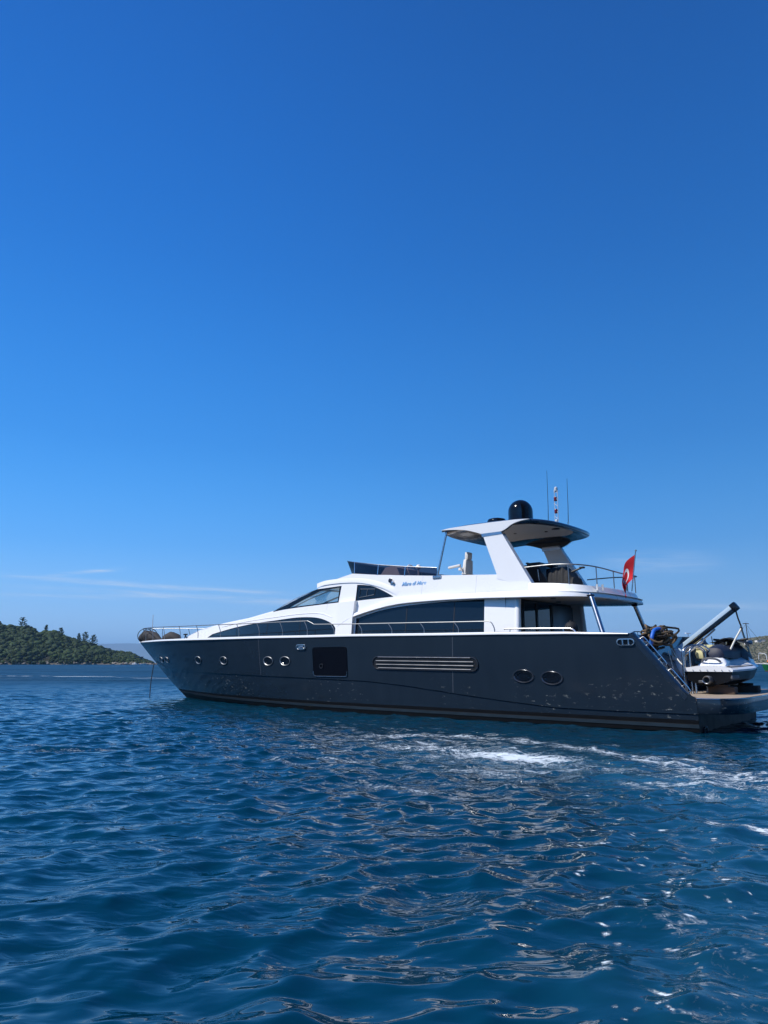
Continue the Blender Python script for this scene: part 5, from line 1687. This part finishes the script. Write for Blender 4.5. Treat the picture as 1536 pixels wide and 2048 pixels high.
m.loft([[(-1.47, y, .475), (-1.12, y, .50)] for y in (-.42, -.2, 0, .2, .42)])
m.build("deck_mat", ['jet_grey'], js)
# raised body: rear grab hump, side panels, bow cowl
def body(name, mt, sec, angle=40):
    m = MB(); rings = []
    for x, hw, z0, z1, rnd in sec:
        rings.append([(x, -hw, z0), (x, -hw * .97, z0 + (z1 - z0) * .45), (x, -hw * (1 - rnd), z0 + (z1 - z0) * .88), (x, -hw * (1 - rnd) * .45, z1), (x, 0, z1 + .006), (x, hw * (1 - rnd) * .45, z1), (x, hw * (1 - rnd), z0 + (z1 - z0) * .88), (x, hw * .97, z0 + (z1 - z0) * .45), (x, hw, z0)])
    m.loft(rings, caps=True); return m.build(name, [mt], js, angle=angle)
body("rear_hump", 'jet_white', [(-1.30, .33, .47, .50, .3), (-1.20, .34, .47, .58, .25), (-1.05, .32, .47, .70, .3), (-.85, .28, .47, .78, .4), (-.5, .24, .47, .76, .4), (0.0, .20, .47, .68, .4)])
body("side_panel", 'jet_silver', [(-.72, .26, .48, .66, .2), (-.3, .30, .49, .70, .25), (.3, .34, .5, .72, .3), (.7, .36, .5, .74, .3), (.85, .34, .5, .66, .35)])
body("seat", 'jet_navy', [(-1.06, .15, .70, .82, .3), (-.98, .24, .70, .93, .3), (-.6, .27, .68, 1.02, .35), (-.25, .25, .66, .98, .35), (.15, .24, .66, 1.00, .35), (.42, .22, .68, 1.08, .35)])
body("bow_cowl", 'jet_navy', [(.30, .25, .60, 1.02, .4), (.5, .33, .58, 1.06, .4), (.8, .35, .58, .96, .45), (1.1, .27, .58, .82, .5), (1.35, .15, .58, .68, .5), (1.5, .04, .58, .62, .5)])
body("bow_panel", 'jet_white', [(.55, .385, .52, .78, .2), (.85, .38, .52, .74, .25), (1.15, .29, .54, .68, .3), (1.38, .15, .56, .62, .3)])
m = MB(); m.tube([(-1.22, -.22, .60), (-1.30, -.15, .66), (-1.33, 0, .68), (-1.30, .15, .66), (-1.22, .22, .60)], .028, 8, smooth=4); m.build("grab_handle", ['jet_grey'], js)
m = MB(); m.tube([(.30, -.38, 1.16), (.36, -.12, 1.13), (.38, 0, 1.12), (.36, .12, 1.13), (.30, .38, 1.16)], .022, 8, smooth=4); m.box((.42, 0, 1.06), (.18, .22, .16), Matrix.Rotation(R(-25), 3, 'Y'), bevel=.04)
hbr = m.build("handlebar", ['gloss_black'], js)
for s in (1, -1):
    m = MB(); m.tube([(.30, s * .27, 1.15), (.29, s * .42, 1.165)], .03, 10); m.build("grip", ['black'], hbr)
    m = MB(); m.box((.66, s * .34, 1.08), (.05, .20, .11), Matrix.Rotation(R(s * 12), 3, 'Z'), bevel=.025); m.tube([(.7, s * .24, .98), (.67, s * .30, 1.05)], .02, 6); m.build("mirror", ['jet_silver'], js)
m = MB(); m.lathe([(.072, .02), (.074, .13), (.088, .14), (.10, .10), (.105, 0), (.09, -.10)], (-1.58, -.02, .17), (-1, 0, 0), 22); jn = m.build("jet_nozzle", ['slat'], js)
m = MB(); m.lathe([(.071, .024), (.071, .03)], (-1.58, -.02, .17), (-1, 0, 0), 20); m.build("bore", ['black'], jn)
m = MB(); m.box((-1.58, .14, .13), (.12, .12, .06), bevel=.015); m.build("reverse_bucket", ['slat'], js)
for s in (1, -1):
    m = MB(); m.box((-1.25, s * .52, .24), (.50, .07, .09), bevel=.02); m.build("sponson", ['jet_grey'], js)
m = MB(); m.tube([(.05, -.31, 1.02), (.02, -.15, 1.14), (.05, 0, 1.17), (.02, .15, 1.14), (.05, .31, 1.02)], .03, 6, smooth=3)
m.loft([[(x, y * .34, 1.20 - .10 * abs(y) - .10 * (x - .2) ** 2 + .02 * math.sin(7 * y + 4 * x)) for y in (-1.25, -.9, -.5, 0, .5, .9, 1.25)] for x in (-.05, .15, .35, .55, .72)])
m.build("handlebar_cover", ['fabric'], js)
m = MB()
for k in range(7): m.lathe([(.012, 0), (.012, .008)], (-1.545, -.51 + .17 * k, .40), (-1, 0, 0), 8)
m.build("rivet", ['slat'], js)

# chocks under it
m = MB(); m.box((0, 0, .09), (.62, .26, .18), bevel=.02); m.box((0, .05, .20), (.34, .14, .05), bevel=.015); o = m.build("wooden_chock", ['wood']); o.matrix_world = on_yacht(-.05, .72, PZ, R(-5)); tag(o, "brown timber chock under the stern of the jet ski", "chock")
m = MB(); m.box((0, 0, .085), (.66, .24, .17), bevel=.02); m.box((0, -.05, .20), (.34, .12, .06), bevel=.015); o = m.build("wooden_chock", ['dark_wood']); o.matrix_world = on_yacht(-.28, -.55, PZ, R(-5)); tag(o, "nearly black timber chock under the middle of the jet ski", "chock")

# lifting sling: dark upper strop, two pale legs
hook = Vector((-.33, -.55, 2.42))
m = MB()
def web(p, q, w, mi): 
    p, q = Vector(p), Vector(q); m.tube([p, p.lerp(q, .5) + Vector((.01, 0, 0)), q], w, 6, mi=mi)
web(ctip + Vector((-.03, 0, -.06)), hook, .022, 0)
m.lathe([(.0, 0), (.035, .04), (.03, .10), (.0, .13)], hook - Vector((0, 0, .12)), (0, 0, 1), 10, mi=0)
web(hook - Vector((0, 0, .05)), (-.27, -1.85, PZ + .66), .024, 1)
web(hook - Vector((0, 0, .05)), (-.10, -.15, PZ + 1.05), .024, 1)
o = m.build("lifting_sling", ['fabric', 'strap']); o.matrix_world = YM.copy(); tag(o, "lifting sling with two pale webbing legs hanging from the crane tip", "sling")

# ropes heaped on the transom, blue hose, yellow cushion
g = random.Random(4); m = MB()
for k in range(26):
    c = Vector((1.60 + g.uniform(-.16, .14), .42 - k * .030 + g.uniform(-.08, .08), 2.10 + .06 * (k % 5))); r = g.uniform(.13, .23); tl = g.uniform(-.9, .9)
    m.tube([c + Vector((.10 * math.sin(q * 2 + k) + r * .5 * math.cos(q), r * 1.5 * math.cos(q + tl), r * .62 * math.sin(q) + .02 * math.sin(3 * q + k))) for q in [2 * math.pi * j / 18 for j in range(18)]], .028, 6, closed=True, mi=1 if k % 3 == 0 else 0)
m.tube([(1.52, -.06, 2.28), (1.40, -.16, 2.16), (1.34, -.18, 1.9), (1.28, -.20, 1.66)], .032, 7, smooth=5)
m.tube([(1.55, .5, 2.15), (1.42, .3, 2.02), (1.40, .05, 1.96), (1.44, -.15, 2.05)], .026, 7, smooth=5, mi=1)
o = m.build("rope_heap", ['rope', 'dark_rope']); o.matrix_world = YM.copy(); tag(o, "tangled heap of brown mooring ropes piled on top of the transom", "rope")
m = MB(); m.tube([(1.62, .62, 1.98), (1.58, .64, 2.16), (1.56, .50, 2.33), (1.52, .30, 2.38), (1.50, .12, 2.36), (1.48, .06, 2.22), (1.47, .06, 2.14)], .05, 10, smooth=6)
o = m.build("foam_noodle", ['blue_hose']); o.matrix_world = YM.copy(); tag(o, "bright blue foam noodle bent in a loop over the rope heap", "noodle")
m = MB(); m.box((0, 0, .17), (.62, .30, .26), bevel=.09); m.box((.05, .02, .36), (.5, .26, .14), bevel=.06)
o = m.build("boat_cushion", ['yellow']); o.matrix_world = on_yacht(.72, -1.25, PZ + .78, R(10)); tag(o, "pale yellow cushion stowed behind the jet ski", "cushion")
m = MB(); m.box((0, 0, .39), (.7, .5, .78), bevel=.03); o = m.build("stowage_box", ['gloss_black']); o.matrix_world = on_yacht(.74, -1.25, PZ, R(10)); tag(o, "black stowage box carrying the yellow cushion on the platform", "box")
# mooring line slung from the transom to the ladder
m = MB(); m.tube([(1.42, -.22, 1.98), (1.3, -.1, 1.80), (1.12, .1, 1.56), (.95, .25, 1.42), (.86, .35, 1.36)], .016, 6, smooth=5); m.tube([(1.40, -.02, 1.80), (1.3, .02, 1.4), (1.25, .04, 1.1)], .012, 6)
o = m.build("mooring_line", ['strap']); o.matrix_world = YM.copy(); tag(o, "thin pale line slung from the ropes down to the boarding hoops", "line")

# boarding hoops: bent stainless rails on the platform (fixed: part of the yacht)
def hoop(p0, p1, h, r=.028):
    p0, p1 = Vector(p0), Vector(p1); d = p1 - p0
    return [p0, p0 + Vector((0, 0, h * .75)), p0 + d * .12 + Vector((0, 0, h * .93)), p0 + d * .5 + Vector((0, 0, h)), p0 + d * .88 + Vector((0, 0, h * .93)), p1 + Vector((0, 0, h * .75)), p1]
for a, b, h in (((.74, 1.0, PZ), (.30, .62, PZ), 1.17), ((.60, .92, PZ), (.22, .50, PZ), 1.18), ((.82, .62, PZ), (.44, .2, PZ), 1.15)):
    m = MB(); m.tube(hoop(a, b, h), .026, 10, smooth=6); hp = m.build("boarding_hoop", ['steel'], yacht)
    m = MB()
    for q in (a, b): m.lathe([(.05, 0), (.05, .02), (.03, .03)], q, (0, 0, 1), 12)
    m.build("foot_plate", ['steel'], hp)
# small white winch drum by the hoops
t = aboard("hose_reel", .60, .62, PZ + .50, "small white hose reel beside the stern corner of the jet ski", "hose reel")
m = MB(); m.tube([(0, 0, -.50), (0, 0, 0)], .03, 8); m.build("stand", ['steel'], t)
m = MB(); m.lathe([(.12, -.07), (.12, -.05), (.06, -.05), (.06, .05), (.12, .05), (.12, .07)], (0, 0, .04), (0, 1, 0), 20); m.build("drum", ['leather'], t)
m = MB(); m.tube([(.06, .0, .1), (.06, .0, -.02), (.0, .0, -.03), (-.06, .0, .04), (0, 0, .11)], .018, 6, smooth=4); m.build("hose", ['black'], t)

# ------------------------------------------------------------------ other boats
def boat_hull(L_, B_, H_, mt, parent, name="hull", bow_rise=.35, stripe=None, transom=.75):
    """bow toward +x"""
    m = MB(); rings = []
    for k in range(25):
        f = k / 24; x = -L_ / 2 + L_ * f
        w = B_ / 2 * (np.interp(f, [0, .25, .6, .85, 1], [transom, .95, 1, .62, .03])); wl = w * np.interp(f, [0, .6, 1], [.85, .85, .3])
        z = H_ * (1 + bow_rise * max(0, (f - .4) / .6) ** 2)
        rk = .06 * L_ * max(0, (f - .7) / .3)
        rings.append([(x + rk, w, z), (x + rk * .6, (w + wl) / 2, z * .5), (x + rk * .2, wl, .12), (x, wl * .95, -.1), (x, wl * .4, -.45), (x, 0, -.5), (x, -wl * .4, -.45), (x, -wl * .95, -.1), (x + rk * .2, -wl, .12), (x + rk * .6, -(w + wl) / 2, z * .5), (x + rk, -w, z)])
    m.loft(rings, caps=True, mis=[0, 0, 1, 1, 1, 1, 1, 1, 0, 0])
    m.build(name, [mt, stripe or 'black'], parent, angle=35)
    m = MB(); m.loft([[(r[0][0], r[0][1] * .97, r[0][2] - .04), (r[0][0], 0, r[0][2] - .02), (r[0][0], -r[0][1] * .97, r[0][2] - .04)] for r in rings]); m.build("deck", ['wood' if stripe else 'white'], parent)


def at_px(px, dist): return (px - 768) / 1418 * dist


# green wooden fishing boat, bow to the left, on the right edge
D = 128.0
gb = empty("fishing_boat", Matrix.Translation((at_px(1563, D), D, 0)) @ Matrix.Rotation(R(180 - 8), 4, 'Z'), "green wooden fishing boat with a dark mast moored under the hillside at the right edge", "fishing boat")
boat_hull(8.6, 2.9, .85, 'green_paint', gb, stripe='rust', bow_rise=.55)
m = MB(); m.tube([(4.3, 0, 1.22), (5.6, 0, 1.35), (6.3, 0, 1.30)], [.10, .07, .04], 8); m.build("bowsprit", ['flag_white'], gb)
m = MB(); m.loft([[(-4.2 + 8.6 * f, s * 1.45 * np.interp(f, [0, .25, .6, .85, 1], [.75, .95, 1, .62, .05]), .86 * (1 + .55 * max(0, (f - .4) / .6) ** 2) + dz) for s, dz in ((1, 0), (1, .12))] for f in np.linspace(0, 1, 14)])
m.build("rubbing_strake", ['flag_white'], gb)
m = MB(); m.box((.9, 0, 1.75), (2.6, 1.9, 1.5), bevel=.1); ch = m.build("cabin", ['green_paint'], gb)
m = MB(); m.box((.9, 0, 2.56), (3.1, 2.2, .12), bevel=.04); m.build("cabin_roof", ['flag_white'], ch)
for x in (.2, 1.0, 1.8):
    m = MB(); m.box((x, .96, 1.95), (.5, .04, .45)); m.box((x, -.96, 1.95), (.5, .04, .45)); m.build("window", ['glass'], ch)
m = MB(); m.tube([(6.6, 0, .8), (6.75, 0, 8.5)], [.10, .06], 8); mm_ = m.build("mast", ['dark_wood'], gb)
m = MB(); m.tube([(6.35, .3, 8.35), (7.15, -.3, 8.42)], .07, 6); m.build("crosstree", ['dark_wood'], mm_)
for a, b in (((6.75, 0, 8.3), (9.0, 0, 5.2)), ((6.75, 0, 8.3), (5.3, .2, 1.5)), ((6.75, 0, 8.3), (3.0, .6, 2.6)), ((6.7, 0, 5.0), (5.6, .3, 1.5))):
    m = MB(); m.tube([a, b], .022, 5); m.build("stay", ['black'], mm_)
m = MB(); m.tube([(4.0, .5, 2.0), (4.1, .5, 2.9), (4.6, .2, 3.1), (5.0, -.2, 3.1), (5.0, -.5, 2.0)], .05, 6, smooth=4); m.build("awning_hoop", ['flag_white'], gb)
m = MB(); m.tube([(1.9, 0, 2.6), (1.9, 0, 3.5)], .05, 6); m.box((1.9, 0, 3.52), (1.3, .25, .12), bevel=.03); m.build("radar", ['flag_white'], gb)
m = MB(); m.loft([[(2.3 + .9 * f, y, 1.55 + .9 * math.sin(math.pi * (.5 + y / 2.4)) * (1 - .3 * f) + .08 * math.sin(9 * y + 5 * f)) for y in np.linspace(-1.2, 1.2, 13)] for f in np.linspace(0, 1, 6)]); o = m.build("tarpaulin", ['blue_tarp'], gb)
m = MB(); m.box((6.65, 0, .72), (.9, .9, .5), bevel=.1); m.build("foredeck_step", ['dark_wood'], gb)
for k, (x, y, z) in enumerate(((3.55, .85, 1.55), (3.85, .7, 1.45))):
    m = MB(); m.lathe([(.26 * math.sin(R(a)) + .001, .26 - .26 * math.cos(R(a))) for a in range(0, 181, 18)], (0, 0, 0), (0, 0, 1), 12)
    o = m.build("buoy", ['orange']); o.matrix_world = gb.matrix_world @ Matrix.Translation((x, y, z)); tag(o, "orange round buoy on the foredeck of the green fishing boat", "buoy", "orange buoys on the fishing boat")

# white cabin cruiser behind the crane
D = 150.0
wb = empty("cabin_cruiser", Matrix.Translation((at_px(1368, D), D, 0)) @ Matrix.Rotation(R(-75), 4, 'Z'), "white cabin cruiser with a radar on its roof, glimpsed behind the crane boom", "motorboat")
boat_hull(13, 4.2, 1.7, 'white', wb)
m = MB(); m.box((-1, 0, 2.7), (6.5, 3.4, 2.1), bevel=.25); cc = m.build("cabin", ['white'], wb)
m = MB(); m.box((-1, 0, 3.0), (6.54, 3.44, .6), bevel=.02); m.build("window", ['glass'], cc)
m = MB(); m.box((-1.5, 0, 4.2), (4.5, 3.0, .9), bevel=.2); m.build("flybridge", ['white'], wb)
for sx_ in (-1, 1):
    for sy in (-1, 1):
        m = MB(); m.tube([(-1.5 + sx_ * 1.6, sy * 1.3, 4.5), (-1.5 + sx_ * 1.5, sy * 1.3, 6.0)], .05, 6); m.build("post", ['steel'], wb)
m = MB(); m.box((-1.5, -.3, 6.1), (3.8, 2.6, .16), bevel=.05); m.build("canopy", ['white'], wb)
m = MB(); m.tube([(-1.5, 1.1, 6.2), (-1.5, 1.1, 7.5)], .08, 8); m.build("radar_post", ['plate'], wb)
m = MB(); m.box((-1.5, 1.1, 7.6), (.3, 1.45, .16), Matrix.Rotation(R(8), 3, 'Z'), bevel=.05); m.build("radar", ['flag_white'], wb)
for (x, y, z) in ((-2.2, -.4, 9.3), (-2.4, -2.7, 8.6)):
    m = MB(); m.tube([(x, max(y, -1.3), 6.1), (x, y, z)], [.03, .02], 5); m.build("aerial", ['plate'], wb)

# small boats lying off the tip of the headland
def motorboat(px, dist, L_, rot, label, mt, cab):
    t = empty("motorboat", Matrix.Translation((at_px(px, dist), dist, 0)) @ Matrix.Rotation(rot, 4, 'Z'), label, "motorboat")
    boat_hull(L_, L_ * .36, .8, mt, t, bow_rise=.4)
    m = MB(); m.box((.1 * L_, 0, 1.25), (L_ * .34, L_ * .24, .9), bevel=.12, taper=(.75, .85)); c = m.build("cabin", [cab], t)
    m = MB(); m.box((.1 * L_, 0, 1.35), (L_ * .31, L_ * .245, .26)); m.build("window", ['glass'], c)
    m = MB(); m.tube([(-.1 * L_, 0, 1.4), (-.1 * L_, 0, 2.3)], .04, 6); m.build("mast", ['plate'], t)


motorboat(263, 588, 4.4, R(10), "small orange motorboat at the rocks, leftmost of the boats off the headland", 'orange', 'stucco')
motorboat(282, 590, 5.2, R(175), "white motorboat with a low cabin moored below the grey stone house", 'flag_white', 'flag_white')
motorboat(297, 586, 4.6, R(20), "small white motorboat with a tan cabin nearest the yacht's bow", 'flag_white', 'yellow')

# ------------------------------------------------------------------ air
def make_haze():
    m = bpy.data.materials.new("haze_air"); m.use_nodes = True
    nt = m.node_tree; nt.nodes.clear()
    o = nt.nodes.new("ShaderNodeOutputMaterial"); v = nt.nodes.new("ShaderNodeVolumePrincipled")
    v.inputs["Color"].default_value = (0.36, 0.66, 1.0, 1)
    v.inputs["Density"].default_value = 9e-5
    v.inputs["Anisotropy"].default_value = 0.0
    nt.links.new(v.outputs[0], o.inputs["Volume"])
    b = MB(); b.box((0, 0, 228.5), (41000, 41000, 463)); h = b.build("haze", [m], smooth=False)
    struct(h, 'stuff')


make_haze()
